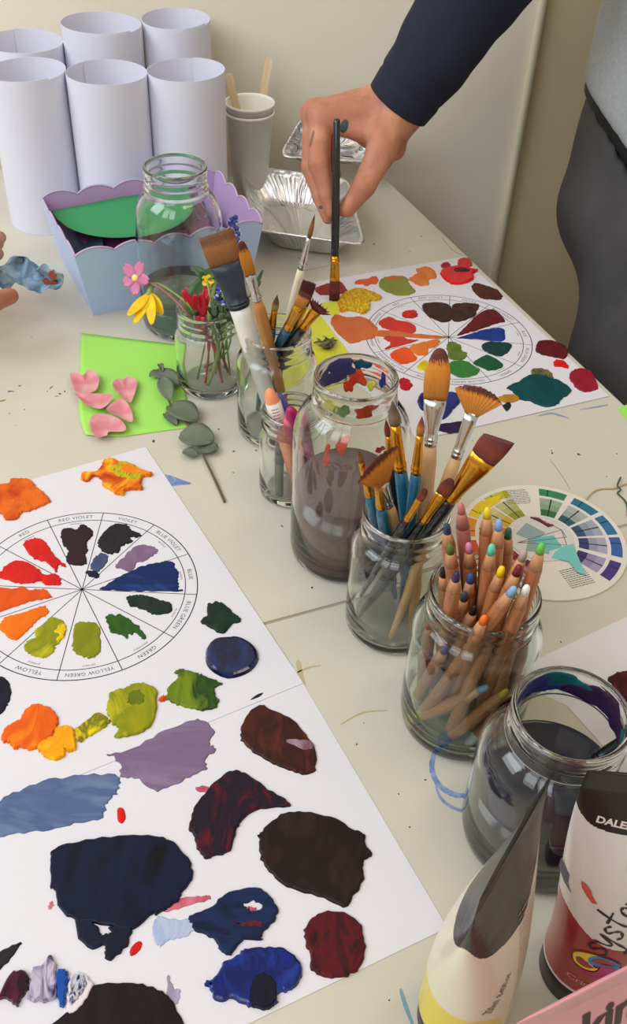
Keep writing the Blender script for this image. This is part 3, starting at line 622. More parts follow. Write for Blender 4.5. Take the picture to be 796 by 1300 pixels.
def bristle(name, base, tip, pos=.6, w=.2):
    if name in MATS: return MATS[name]
    m = mat(name, base, .55); nt = m.node_tree; b = nt.nodes['Principled BSDF']
    tc = nt.nodes.new('ShaderNodeTexCoord'); sp = nt.nodes.new('ShaderNodeSeparateXYZ'); nt.links.new(tc.outputs['Generated'], sp.inputs[0])
    mp = nt.nodes.new('ShaderNodeMapping'); mp.inputs['Scale'].default_value = (14, 14, .8); nt.links.new(tc.outputs['Generated'], mp.inputs[0])
    n = nt.nodes.new('ShaderNodeTexNoise'); n.inputs['Scale'].default_value = 2.2; n.inputs['Detail'].default_value = 3; nt.links.new(mp.outputs[0], n.inputs[0])
    ad = nt.nodes.new('ShaderNodeMath'); ad.operation = 'MULTIPLY_ADD'; nt.links.new(n.outputs['Fac'], ad.inputs[0]); ad.inputs[1].default_value = .45; nt.links.new(sp.outputs['Z'], ad.inputs[2])
    r = nt.nodes.new('ShaderNodeValToRGB'); e = r.color_ramp.elements
    e[0].position = pos+.1; e[0].color = lin(base); e[1].position = pos+.1+w; e[1].color = lin(tip)
    k = e.new(.15); k.color = lin(tuple(int(v*.72) for v in base))
    nt.links.new(ad.outputs[0], r.inputs[0]); nt.links.new(r.outputs[0], b.inputs['Base Color'])
    bp = nt.nodes.new('ShaderNodeBump'); bp.inputs['Strength'].default_value = .6; bp.inputs['Distance'].default_value = .0006
    nt.links.new(n.outputs['Fac'], bp.inputs['Height']); nt.links.new(bp.outputs[0], b.inputs['Normal'])
    return m
B_orange = bristle('bristle_golden', (222, 140, 44), (96, 44, 34), .82)
B_brown = bristle('bristle_brown', (150, 96, 50), (110, 66, 36), .7)
B_maroon = bristle('bristle_maroon', (128, 56, 40), (96, 34, 34), .5, .4)
B_dark = bristle('bristle_dark_red', (104, 34, 34), (66, 18, 24), .6)
B_sable = bristle('bristle_sable', (196, 122, 60), (130, 66, 40), .6)
B_grey = bristle('bristle_grey_brown', (128, 110, 84), (96, 78, 58), .6)
B_tan = bristle('bristle_tan', (176, 144, 76), (96, 70, 50), .5)
def tfrac(A, Bt, px):
    best = (1e9, 0)
    for i in range(401):
        t = i/400; q = PX(Vector(A).lerp(Vector(Bt), t)); d = (q[0]-px[0])**2+(q[1]-px[1])**2
        if d < best[0]: best = (d, t)
    return best[1]
def brush(name, label, tip, bot, pbase, pfer, kind, wid, hr, mh, mf, mb, fr=None, group=None, roll=0, rings=2, hend=None, flen=None):
    tip = Vector(tip); bot = Vector(bot); L = (tip-bot).length
    zb = L*(1-tfrac(tip, bot, pbase)); zf = L*(1-tfrac(tip, bot, pfer))
    if zf > zb-.006: zf = zb-.012
    t = empty(name, label=label, cat='paint brush', group=group); M = frame(tip, bot)
    if roll: M = M @ Matrix.Rotation(math.radians(roll), 4, 'Z')
    setm(t, M)
    fr = fr or hr*.85; he = hend or hr*.5
    hs = [(0, he*.45, he*.45), (.0012, he*.85, he*.85), (.004, he, he), (zf*.35, (he+hr)/2*1.02, (he+hr)/2*1.02), (zf*.78, hr, hr), (zf*.93, hr*.97, hr*.97), (zf+.002, fr*.95, fr*.95)]
    mesh('handle', *loft(hs, 20), mh, t)
    flat = kind in ('flat', 'filbert', 'fan', 'angle')
    wt = wid/2 if kind != 'fan' else max(fr*1.05, .003)
    wx = wt if flat else wid/2; wy = max(wid*.16, .0011) if flat else wid/2
    if kind in ('fan', 'spiky'): wx = fr*1.25; wy = .0012
    fs = [(zf, fr, fr)]
    fl = zb-zf
    for k in range(rings):
        z0 = zf+.0018+k*.0026
        if z0+.0016 < zb: fs += [(z0, fr, fr), (z0+.0005, fr*1.1, fr*1.1), (z0+.0011, fr*1.1, fr*1.1), (z0+.0016, fr, fr)]
    zl = fs[-1][0]
    for q in (.15, .35, .55, .75, 1): 
        s = q*q*(3-2*q); fs.append((zl+(zb-zl)*q, fr+(wx-fr)*s, fr+(wy-fr)*s))
    fer = mesh('ferrule', *loft(fs, 24), mf, t)
    lb = L-zb
    if kind == 'round':
        bs = [(zb-.001, wx*.93, wy*.93), (zb+lb*.2, wx*1.15, wy*1.15), (zb+lb*.45, wx*1.05, wx*1.05), (zb+lb*.7, wx*.62, wx*.62), (zb+lb*.9, wx*.22, wx*.22), (L, wx*.04, wx*.04)]
        mesh('bristles', *loft(bs, 20), mb, fer)
    elif kind in ('flat', 'filbert', 'angle'):
        n = 36; vs, f2 = [], []; m_ = 10
        r_ = random.Random(int(L*1e5))
        jit = [r_.uniform(-.03, .03) for _ in range(n)]
        for i in range(m_+1):
            q = i/m_
            for j in range(n):
                a = 2*PI*j/n; cx = math.cos(a); cy = math.sin(a)
                sx = (abs(cx)**.7)*(1 if cx >= 0 else -1)
                w_ = wx*(1+.10*math.sin(q*PI*.8)); th = wy*(1+.15*math.sin(q*PI)-.75*q*q)
                if kind == 'filbert': top = 1-.45*abs(sx)**2.6
                elif kind == 'angle': top = 1-.22*(1-sx)/2*1.6
                else: top = 1+jit[j]*.8
                vs.append((w_*sx, th*cy, zb-.001+(lb+.001)*q*top))
            if i: 
                for j in range(n):
                    f2.append(((i-1)*n+j, (i-1)*n+(j+1) % n, i*n+(j+1) % n, i*n+j))
        f2.append(tuple(range(n))[::-1])
        half = [(m_*n+j, m_*n+(j+1) % n, m_*n+(n-1-j) % n, m_*n+(n-j) % n) for j in range(n//2)]
        f2 += half
        fixn(mesh('bristles', vs, f2, mb, fer))
    elif kind == 'fan':
        # strands fanned out in a thin curved sheet
        spread = wid  # half angle in radians
        n = 40; m_ = 12; vs, f2 = [], []; r_ = random.Random(5)
        for side in (1, -1):
            for i in range(m_+1):
                q = i/m_
                for j in range(n+1):
                    u = j/n*2-1; a = u*spread; R = lb*(1-.10*u*u)*(1+(r_.uniform(-.02, .02) if i == m_ else 0))
                    x0 = wx*.9*u
                    rip = .0004*math.sin(j*1.7)*q
                    vs.append((x0+math.sin(a)*R*q, side*(.0011*(1-q*.75))+rip, zb-.001+math.cos(a)*R*q))
        k = (m_+1)*(n+1)
        for s in (0, 1):
            for i in range(m_):
                for j in range(n):
                    q4 = (s*k+i*(n+1)+j, s*k+i*(n+1)+j+1, s*k+(i+1)*(n+1)+j+1, s*k+(i+1)*(n+1)+j); f2.append(q4)
        for i in range(m_):
            for j in (0, n): a0 = i*(n+1)+j; f2.append((a0, a0+n+1, k+a0+n+1, k+a0))
        for j in range(n):
            for i in (0, m_): a0 = i*(n+1)+j; f2.append((a0, a0+1, k+a0+1, k+a0))
        fixn(mesh('bristles', vs, f2, mb, fer))
    elif kind == 'spiky':
        parts = []; r_ = random.Random(9)
        for j in range(9):
            u = j/4-1; a = u*wid; R = lb*r_.uniform(.8, 1.0)
            d = Vector((math.sin(a), r_.uniform(-.08, .08), math.cos(a))); p0 = Vector((wx*.7*u, 0, zb-.001))
            parts.append(tube([p0, p0+d*R*.4, p0+d*R*.75, p0+d*R], [.0014, .0013, .0008, .0002], 8, squash=.6))
        parts.append(loft([(zb-.001, wx, .0013), (zb+lb*.3, wx*1.5, .0013), (zb+lb*.5, wx*1.7, .0008)], 20))
        mesh('bristles', *join(*parts), mb, fer)
    return t
G1 = 'brushes in the crammed brush jar'; G2 = 'brushes in the jar behind the markers'
brush('fan_brush', 'tall golden filbert brush with silver ferrule and pale wood handle, tallest in its jar', (.0742, .5312, .2120), (.0746, .4765, .0060), (553, 505), (546, 566), 'filbert', .0150, .0052, M_wood, M_silver, B_orange, fr=.0040, group=G1)
brush('fan_brush', 'golden fan brush spread wide above the silver ferrule, right of the tall filbert', (.0994, .5067, .2018), (.0590, .4679, .0060), (599, 524), (581, 582), 'fan', .72, .0046, M_wood, M_silver, B_orange, fr=.0036, group=G1, roll=0)
brush('flat_brush', 'broad reddish brown slanted flat brush leaning right, gold ferrule and black handle', (.1065, .4580, .2024), (.0383, .4970, .0060), (616, 580), (573, 635), 'angle', .0165, .0058, M_black, M_gold, B_maroon, fr=.0046, group=G1)
brush('filbert_brush', 'small dark red tipped brush leaning against the broad slanted brush', (.0831, .4644, .1620), (.0350, .4885, .0060), (562, 627), (537, 662), 'filbert', .0078, .0038, M_black, M_gold, B_maroon, fr=.0031, group=G1)
brush('round_brush', 'shortest brown tipped brush with gold ferrule at the jar front', (.0666, .4527, .1628), (.0371, .5046, .0140), (533, 633), (516, 660), 'filbert', .0048, .0032, M_black, M_gold, B_maroon, fr=.0026, group=G1)
brush('round_brush', 'round brush with grey brown point, long gold ferrule and teal blue handle', (.0454, .5039, .1896), (.0802, .4960, .0060), (503, 539), (509.5, 597), 'round', .0068, .0047, M_blue, M_gold, B_grey, fr=.0040, group=G1)
brush('round_brush', 'slim orange pointed brush with blue handle beside the tall filbert', (.0632, .4898, .1895), (.0676, .4934, .0060), (534, 552), (528.5, 601), 'round', .0046, .0042, M_blue, M_gold, B_sable, fr=.0033, group=G1)
brush('round_brush', 'thin dark red pointed brush with black handle behind the left fan brush', (.0433, .5114, .1700), (.0715, .5191, .0060), (492.5, 553), (497.5, 596), 'round', .0036, .0040, M_black, M_gold, B_maroon, fr=.0028, group=G1)
brush('fan_brush', 'golden fan brush with dark edge leaning left over the rim, silver ferrule, wood handle', (.0366, .4709, .1711), (.0746, .5120, .0060), (488, 614), (493, 641), 'fan', .55, .0052, M_wood, M_silver, B_orange, fr=.0040, group=G1, roll=35)
brush('round_brush', 'thin blue handled brush with worn tip, leftmost in the crammed jar', (.0252, .4687, .1771), (.0626, .5185, .0060), (458, 586), (470, 630), 'round', .0040, .0040, M_blue, M_gold, B_brown, fr=.0028, group=G1)
brush('round_brush', 'short gold ferruled brush tucked under the left fan brush', (.0381, .4628, .1562), (.0641, .5123, .0060), (478, 620), (482, 645), 'round', .0044, .0040, M_blue, M_gold, B_sable, fr=.0030, group=G1)
brush('flat_brush', 'wide brown flat brush with black ferrule and white handle, leaning left over the flowers', (-.0874, .7274, .1848), (-.0319, .6998, .0060), (286, 333), (308, 388), 'flat', .026, .0088, M_white, M_blackf, B_brown, fr=.0090, group=G2, rings=2)
brush('filbert_brush', 'orange tipped brush with silver ferrule and orange wood handle behind the wide flat brush', (-.0624, .6723, .2068), (-.0256, .7247, .0060), (311, 350), (322, 383), 'filbert', .0085, .0052, M_woodor, M_silver, B_orange, fr=.0036, group=G2)
brush('round_brush', 'tan pointed brush with teal handle standing left in its jar', (-.0362, .6886, .1549), (-.0564, .7411, .0060), (348, 393), (343, 415), 'round', .0050, .0046, M_tealh, M_gold, B_tan, fr=.0032, group=G2)
brush('round_brush', 'long fine brush with silver ferrule and cream handle reaching toward the foil tray', (-.0095, .7124, .2121), (-.0473, .7461, .0060), (393, 302), (385.5, 342), 'round', .0034, .0036, M_cream, M_silver, B_brown, fr=.0030, group=G2)
brush('flat_brush', 'golden ferruled flat brush with blue handle in front of the dark red one', (-.0134, .6548, .1759), (-.0485, .7458, .0460), (380, 388), (365, 416), 'flat', .0085, .0046, M_blue, M_gold, B_orange, fr=.0038, group=G2)
brush('flat_brush', 'dark red flat brush with gold ferrule beside the splayed brush', (-.0116, .7020, .1598), (-.0474, .7395, .0060), (387, 386), (375, 416), 'flat', .0105, .0046, M_black, M_gold, B_dark, fr=.0038, group=G2)
brush('fan_brush', 'splayed spiky dark red fan brush with gold ferrule and black handle', (-.0004, .6711, .1606), (-.0554, .7422, .0300), (399, 391), (384, 415), 'spiky', .75, .0045, M_black, M_gold, B_dark, fr=.0036, group=G2)
# brush leaning in the navy rinse water
brush('round_brush', 'dark teal painted brush handle leaning in the navy rinse water', (.215, .335, .150), (.128, .322, .012), (805, 915), (752, 958), 'round', .0065, .0055, mat('painted_teal', (24, 62, 76), .3, rgb2=(20, 30, 34), nscale=70), mat('painted_dark', (30, 34, 38), .3, metal=.6), B_grey, fr=.0048)

# ------------------------------------------------------------ colouring pencils
M_pw = mat('pencil_wood', (192, 128, 84), .42, rgb2=(166, 102, 62), nscale=50, stretch=(5, 5, .35), soft=.22, rgb3=(204, 142, 98))
M_pw2 = mat('pencil_cone_wood', (214, 158, 116), .6, rgb2=(196, 138, 96), nscale=80, stretch=(5, 5, .5))
def pencil(label, tip, bot, lead, r=.0042, body=None, dip=None, group='colouring pencils in the jar'):
    tip = Vector(tip); bot = Vector(bot); L = (tip-bot).length
    t = empty('colouring_pencil', label=label, cat='pencil', group=group); M = frame(tip, bot); setm(t, M)
    cone = .019
    barrel = mesh('barrel', *loft([(0, r*.9, r*.9), (.0006, r, r), (L*.5, r, r), (L-cone-.0004, r, r), (L-cone, r*.98, r*.98)], 24), body or M_pw, t)
    cone_o = mesh('sharpened_cone', *loft([(L-cone, r*.985, r*.985), (L-cone*.55, r*.70, r*.70), (L-.0075, r*.56, r*.56)], 24), M_pw2 if not body else body, t)
    ml = mat('lead_'+'_'.join(map(str, lead)), lead, .45)
    mesh('lead', *loft([(L-.0076, r*.57, r*.57), (L-.003, r*.50, r*.50), (L-.0010, r*.38, r*.38), (L, r*.12, r*.12)], 16), ml, cone_o)
    if dip: mesh('dipped_end', *loft([(-.0003, r*.95, r*.95), (0, r*1.02, r*1.02), (.011, r*1.02, r*1.02), (.0112, r*1.0, r*1.0)], 24), mat('dip_'+'_'.join(map(str, dip)), dip, .3), barrel)
    return t
DIPS = [(64, 92, 140), (206, 186, 40), (206, 214, 200), (60, 70, 90), (150, 60, 60), (70, 130, 110)]
PEN = [('dark teal', (28, 66, 92), (0.0769, 0.4231, 0.1624), (0.1064, 0.4400, 0.0100)), ('dusty rose', (196, 120, 110), (0.0843, 0.4303, 0.1723), (0.1177, 0.4369, 0.0060)),
       ('bright yellow back', (240, 204, 40), (0.0997, 0.4291, 0.1713), (0.1184, 0.4163, 0.0060)), ('pale blue back', (142, 170, 214), (0.1061, 0.4218, 0.1692), (0.1178, 0.4074, 0.0060)),
       ('forest green', (56, 104, 74), (0.1153, 0.4323, 0.1533), (0.1280, 0.4268, 0.0060)), ('olive green', (92, 112, 44), (0.0787, 0.4124, 0.1565), (0.1071, 0.4320, 0.0060)),
       ('lilac pink', (226, 140, 184), (0.0914, 0.4225, 0.1489), (0.1158, 0.4281, 0.0060)), ('aqua', (96, 214, 184), (0.1019, 0.4089, 0.1613), (0.1095, 0.4119, 0.0060)),
       ('lemon', (244, 214, 30), (0.1081, 0.4002, 0.1528), (0.1017, 0.4038, 0.0060)), ('silver grey', (176, 160, 152), (0.1186, 0.3999, 0.1667), (0.0975, 0.3920, 0.0060)),
       ('dark red', (112, 34, 38), (0.1152, 0.3919, 0.1627), (0.0937, 0.3850, 0.0060)), ('grass green', (110, 190, 76), (0.1251, 0.3938, 0.1784), (0.1174, 0.3865, 0.0060)),
       ('black rim', (30, 28, 34), (0.0777, 0.4160, 0.1337), (0.1025, 0.4334, 0.0060)), ('navy', (44, 42, 86), (0.0800, 0.3851, 0.1611), (0.0888, 0.4263, 0.0060)),
       ('blue', (58, 86, 158), (0.0936, 0.4104, 0.1358), (0.1039, 0.4217, 0.0060)), ('slate', (66, 72, 84), (0.0906, 0.4034, 0.1270), (0.0973, 0.4261, 0.0060)),
       ('black front', (24, 22, 26), (0.0965, 0.3968, 0.1230), (0.0906, 0.4161, 0.0060)), ('orange', (244, 118, 24), (0.0986, 0.3772, 0.1360), (0.0935, 0.4058, 0.0060)),
       ('sky blue front', (134, 176, 214), (0.1115, 0.3781, 0.1593), (0.0766, 0.4013, 0.0060)), ('white', (238, 238, 236), (0.1183, 0.3790, 0.1600), (0.1112, 0.3968, 0.0060))]
PLAB = {'dark teal': 'pencil with dark teal tip beside the brush jar', 'dusty rose': 'dusty rose pencil with a matching painted point, tallest at the jar back', 'bright yellow back': 'pencil with bright yellow tip at the back, over the colour wheel',
        'pale blue back': 'pencil with pale blue tip between the yellow and dark green tips', 'forest green': 'pencil with dark forest green tip at the back right', 'olive green': 'pencil with olive green tip near the left rim',
        'lilac pink': 'pencil with lilac pink tip', 'aqua': 'pencil with aqua tip in the middle of the jar', 'lemon': 'pencil with lemon yellow tip in front of the aqua one', 'silver grey': 'pencil with pale grey tip leaning right',
        'dark red': 'pencil with dark red tip at the right', 'grass green': 'pencil with grass green tip overlapping the cardboard colour wheel', 'black rim': 'pencil with black tip low against the left rim', 'navy': 'pencil with navy tip at the left front',
        'blue': 'pencil with royal blue tip beside the navy one', 'slate': 'pencil with slate grey tip low at the front left', 'black front': 'short pencil with black tip by the front rim', 'orange': 'short pencil with orange tip at the front rim',
        'sky blue front': 'pencil with sky blue tip leaning right at the front', 'white': 'pencil with white tip at the front right'}
for i, (k, c, tp, bt) in enumerate(PEN):
    pencil(PLAB[k], tp, bt, c, dip=DIPS[i % 6], body=mat('rose_pencil', (186, 118, 104), .45) if k == 'dusty rose' else None)
# shorter pencils lying lower inside, seen through the glass
for lab, c, tp, bt, d in [('short pencil with pale blue tip halfway down inside the jar', (132, 160, 196), (.1105, .3815, .0700), (.0735, .4000, .0075), DIPS[1]),
                          ('short pencil with yellow tip halfway down inside the jar', (214, 190, 50), (.1235, .3850, .0640), (.0900, .3815, .0070), DIPS[0]),
                          ('short pencil with ochre tip lying low inside the jar', (196, 150, 50), (.1330, .3960, .0560), (.1080, .3795, .0070), DIPS[2])]:
    pencil(lab, tp, bt, c, dip=d, r=.0042)
for lab, c, tp, bt, d in [('short pencil with plum tip standing low at the right wall of the jar', (96, 50, 76), (.1359, .4053, .0895), (.1328, .4033, .0062), DIPS[3]),
                          ('short pencil with turquoise tip standing low right of centre', (60, 160, 160), (.1274, .4116, .1038), (.1236, .4012, .0062), DIPS[4]),
                          ('short pencil with brown tip low at the back right wall of the jar', (104, 66, 44), (.1348, .4172, .0895), (.1283, .4140, .0062), DIPS[5]),
                          ('short pencil with violet tip low at the left front wall of the jar', (96, 76, 150), (.0843, .3955, .0868), (.0752, .4174, .0062), DIPS[1]),
                          ('short pencil with red tip low at the left wall of the jar', (180, 50, 50), (.0735, .4144, .0873), (.0799, .4281, .0062), DIPS[0]),
                          ('short pencil with green tip low at the back left wall of the jar', (70, 130, 80), (.0774, .4228, .0888), (.0948, .4381, .0062), DIPS[2])]:
    pencil(lab, tp, bt, c, dip=d)
# ------------------------------------------------------------ markers
M_pl = {}
def marker(label, tip, bot, col, r, band=None, group='markers in the smallest jar'):
    tip = Vector(tip); bot = Vector(bot); L = (tip-bot).length
    t = empty('marker_pen', label=label, cat='marker pen', group=group); setm(t, frame(tip, bot))
    m = mat('marker_'+'_'.join(map(str, col)), col, .35)
    mesh('barrel', *loft([(0, r*.7, r*.7), (.001, r*.95, r*.95), (L*.55, r, r)], 24), m, t)
    mesh('cap', *loft([(L*.55, r*1.02, r*1.02), (L*.55+.0005, r*1.1, r*1.1), (L*.86, r*1.05, r*1.05), (L*.93, r*.92, r*.92), (L*.98, r*.6, r*.6), (L, r*.15, r*.15)], 24), m, t)
    if band:
        o = mesh('label_band', *loft([(band[0]*L, r*1.12, r*1.12), (band[1]*L, r*1.12, r*1.12)], 24), mat('marker_band', (222, 214, 206), .4), t)
        parts = []
        for k in range(7):
            z = L*(band[0]+(band[1]-band[0])*(k+.8)/8.5)
            parts.append(([(r*1.125*math.sin(a), -r*1.125*math.cos(a), z+dz) for a in (-.5, -.2, .1, .4) for dz in (0, .0009)], [(0, 2, 3, 1), (2, 4, 5, 3), (4, 6, 7, 5)]))
        mesh('print_lines', *join(*parts), M_ink, o)
    return t
marker('peach marker with a printed white band leaning left', (-.0393, .6360, .1027), (-.0103, .6236, .0060), (240, 152, 108), .0056, band=(.66, .88))
marker('purple marker behind the peach one', (-.0330, .6448, .0918), (-.0084, .6482, .0060), (96, 84, 172), .0056)
marker('magenta marker beside the brown water jar', (-.0216, .6117, .1025), (-.0061, .6460, .0140), (176, 34, 98), .0052)
marker('pink marker at the front of the smallest jar', (-.0221, .6142, .0918), (-.0169, .6552, .0080), (226, 110, 130), .0054)
marker('dull grey marker lying low inside the smallest jar', (-.030, .6330, .062), (-.0290, .6200, .0065), (110, 116, 104), .0036)
# ============================================================ rolled paper tubes
M_tube = mat('tube_paper', (226, 226, 240), .6, bump=.06, bscale=30)
def papertube(label, c, r, h, seam, lean=(0, 0), seed=0, dent=.0):
    r_ = random.Random(seed); t = empty('paper_tube', (c[0], c[1], .0), label=label, cat='paper tube', group='rolled white paper tubes by the wall')
    n = 100; turns = 1.16; vs, fs = [], []; th = .0004; m_ = 14
    ph = r_.uniform(0, 6)
    for i in range(n+1):
        q = i/n; a = math.radians(seam)+2*PI*turns*q; rr = r-.0012*q*turns
        k = 1+dent*math.sin(2*a+ph)+dent*.4*math.sin(3*a+ph*2)
        hh_ = h-.0012*math.sin(a*1+ph)-(.0018 if q < .02 else 0)+.0016*q
        for s, off in ((0, 0), (1, -th)):
            for j in range(m_+1):
                z = hh_*j/m_; R = (rr+off)*k
                vs.append((R*math.cos(a)+lean[0]*z, R*math.sin(a)+lean[1]*z, z+.0002))
    st = 2*(m_+1)
    for i in range(n):
        for j in range(m_):
            a0 = i*st+j; fs.append((a0, a0+st, a0+st+1, a0+1))
            b0 = i*st+(m_+1)+j; fs.append((b0, b0+1, b0+st+1, b0+st))
        for j, fl in ((0, 0), (m_, 1)):
            fs.append((i*st+j, i*st+m_+1+j, (i+1)*st+m_+1+j, (i+1)*st+j))
    for i in (0, n):
        for j in range(m_): a0 = i*st+j; fs.append((a0, a0+1, a0+m_+2, a0+m_+1))
    o = mesh('rolled_sheet', vs, fs, M_tube, t); fixn(o); sharp(o, 40)
    return t
TB = [('front row paper tube at the left edge, a loose corner curling inside its rim', 0, (32.5, 89.5), .172, 102, -100, .010), ('front row paper tube in the middle, directly above the lilac box', 0, (135.5, 92.5), .172, 103, 80, .008), ('front row paper tube at the right, beside the white cups', 0, (236.5, 89.5), .172, 101, 30, .012),
      ('back row paper tube at the left edge', 0, (29, 53), .172, 102, 60, .014), ('back row paper tube in the middle, an overlapping seam at its rim', 0, (128, 30), .19, 104, -90, .012), ('back row paper tube at the right, nearest the wall shadow', 0, (222.5, 24.5), .19, 89, -80, .018)]
for i, (lb, _, px, h, wpx, seam, dn) in enumerate(TB):
    g = G(px[0], px[1], h); e0 = PX((g.x-.04, g.y, h)); e1 = PX((g.x+.04, g.y, h)); r = .04*wpx/(e1[0]-e0[0])
    if i == 3: g = G(px[0], px[1], h)
    papertube(lb, (g.x, g.y), min(r, .0462), h, seam, seed=i, dent=dn)

# ============================================================ scalloped box
M_lil = mat('lilac_plastic', (192, 164, 208), .35, spec=.5)
M_blu = mat('pale_blue_plastic', (186, 208, 250), .38, spec=.5)
bt = math.radians(26.9); bx = Vector((math.cos(bt), math.sin(bt), 0)); by = Vector((-math.sin(bt), math.cos(bt), 0))
bc = Vector((-.189, .996, 0))
BOX = empty('scalloped_box', bc, label='pale blue plastic box with wavy rim and lilac inside, holding green and plum paper', cat='box')
def scallop(u, L, k=5, amp=.0065):
    return amp*abs(math.sin(PI*k*u))**.8
def boxwall(p0, p1, q0, q1, m, inner, z0=.0, h=.077, k=5, n=80, th=0):
    """bottom p0-p1, top q0-q1, wavy top"""
    vs, fs = [], []
    for i in range(n+1):
        u = i/n
        for j in range(9):
            v = j/8; ht = h-.004+scallop(u, 1, k)
            b = p0.lerp(p1, u); t_ = q0.lerp(q1, u); p = b.lerp(t_, v*ht/h)
            vs.append((p.x, p.y, z0+v*(ht-z0)))
    for i in range(n):
        for j in range(8): fs.append((i*9+j, (i+1)*9+j, (i+1)*9+j+1, i*9+j+1))
    return vs, fs
def rect(wx, wy, off=Vector()): return [off+bx*(-wx)+by*(-wy), off+bx*wx+by*(-wy), off+bx*wx+by*wy, off+bx*(-wx)+by*wy]
bo, to = rect(.088, .062), rect(.1015, .0705)
bi, ti = rect(.0865, .0605), rect(.1000, .069)
ow, iw, rim = [], [], []
for s in range(4):
    kk = 5 if s in (0, 2) else 4
    a = boxwall(bo[s], bo[(s+1) % 4], to[s], to[(s+1) % 4], None, False, k=kk); b = boxwall(bi[s], bi[(s+1) % 4], ti[s], ti[(s+1) % 4], None, True, k=kk, z0=.0015)
    ow.append(a); iw.append(b)
    vs = [a[0][i*9+8] for i in range(81)]+[b[0][i*9+8] for i in range(81)]
    rim.append(tube([((Vector(vs[i])+Vector(vs[i+81]))/2) for i in range(81)], .0012, 8))
fo = mesh('outer_wall', *join(*ow, ([(p.x, p.y, .0002) for p in bo], [(3, 2, 1, 0)])), M_blu, BOX); fixn(fo)
fi = mesh('inner_wall', *join(*iw, ([(p.x, p.y, .0015) for p in bi], [(0, 1, 2, 3)])), M_lil, BOX); fi['label'] = 'lilac inner wall'
ri = mesh('rim', *join(*rim), mat('lilac_rim', (196, 172, 206), .35), BOX); ri['label'] = 'lilac wavy rim'
for o in (fo, fi):
    sharp(o, 40)
def curvedsheet(name, label, corners, sag, m, cat='paper', n=16, th=.0004, curl=None):
    """bilinear patch of 4 world corners with a sag, given thickness"""
    c = [Vector(q) for q in corners]; o0 = c[0]; vs = []
    for s in (0, 1):
        for i in range(n+1):
            for j in range(n+1):
                u, v = i/n, j/n; p = c[0].lerp(c[1], u).lerp(c[3].lerp(c[2], u), v); p = p+Vector((0, 0, sag*math.sin(PI*u)*1+s*th))
                if curl: p += curl(u, v)
                vs.append(p-o0)
    fs = []; m_ = (n+1)**2
    for i in range(n):
        for j in range(n):
            q = (i*(n+1)+j, (i+1)*(n+1)+j, (i+1)*(n+1)+j+1, i*(n+1)+j+1); fs.append(q[::-1]); fs.append(tuple(m_+w_ for w_ in q))
    rim_ = [i*(n+1) for i in range(n+1)]+[n*(n+1)+j for j in range(1, n+1)]+[i*(n+1)+n for i in range(n-1, -1, -1)]+[j for j in range(n-1, 0, -1)]
    for i in range(len(rim_)): a, b = rim_[i], rim_[(i+1) % len(rim_)]; fs.append((a, b, b+m_, a+m_))
    o = mesh(name, vs, fs, m); fixn(o); o.location = o0
    return tag(o, label=label, cat=cat)
M_green = mat('green_paper', (52, 146, 92), .55)
M_plum = mat('plum_paper', (120, 56, 108), .6)
M_dk = mat('dark_sleeve', (60, 76, 88), .25)
def bp(u, v, z): p = bc+bx*u+by*v; return (p.x, p.y, z)
curvedsheet('plum_paper', 'dark plum sheet of paper standing in the lilac box behind its front wall', [bp(-.085, -.055, .030), bp(.085, -.055, .030), bp(.078, .062, .056), bp(-.090, .062, .056)], -.006, M_plum)
curvedsheet('plastic_sleeve', 'dark glossy sleeve between the green paper and the plum paper in the box', [bp(-.091, -.030, .050), bp(-.060, -.022, .044), bp(-.040, .058, .058), bp(-.093, .060, .063)], -.010, M_dk, cat='plastic sleeve')
# green sheet with a rounded lower edge
def green_sheet():
    n = 26; vs = []; o0 = Vector(bp(0, 0, 0))
    for s in (0, 1):
        for i in range(n+1):
            u = i/n*2-1
            edge = -.052*math.sqrt(max(0, 1-abs(u)**2.2)); 
            for j in range(9):
                v = j/8; y = .060+(edge-.020)*(1-v)*1.0
                p = Vector(bp(-.012+u*.080, y, .070-(1-v)*.012*(1-abs(u)**2)-.0035*abs(u)-.004+s*.0004)); vs.append(p-o0)
    m_ = (n+1)*9; fs = []
    for i in range(n):
        for j in range(8):
            q = (i*9+j, (i+1)*9+j, (i+1)*9+j+1, i*9+j+1); fs.append(q); fs.append(tuple(m_+w_ for w_ in q[::-1]))
    for i in range(n):
        for j in (0, 8): a = i*9+j; fs.append((a, a+9, a+9+m_, a+m_))
    o = mesh('green_paper', vs, fs, M_green); fixn(o); o.location = o0
    tag(o, label='emerald green paper with a rounded lower edge lying across the lilac box', cat='paper')
green_sheet()
rr_ = tube(spline([bp(.070+.010*math.cos(a), .020+.002*math.sin(a), .056+.013*math.sin(a)) for a in [k*PI/5 for k in range(11)]], 4), .0016, 8)
tag(mesh('metal_ring', *rr_, mat('dull_metal', (150, 150, 156), .3, metal=.9)), label='thin dull metal ring standing inside the right end of the lilac box', cat='ring')

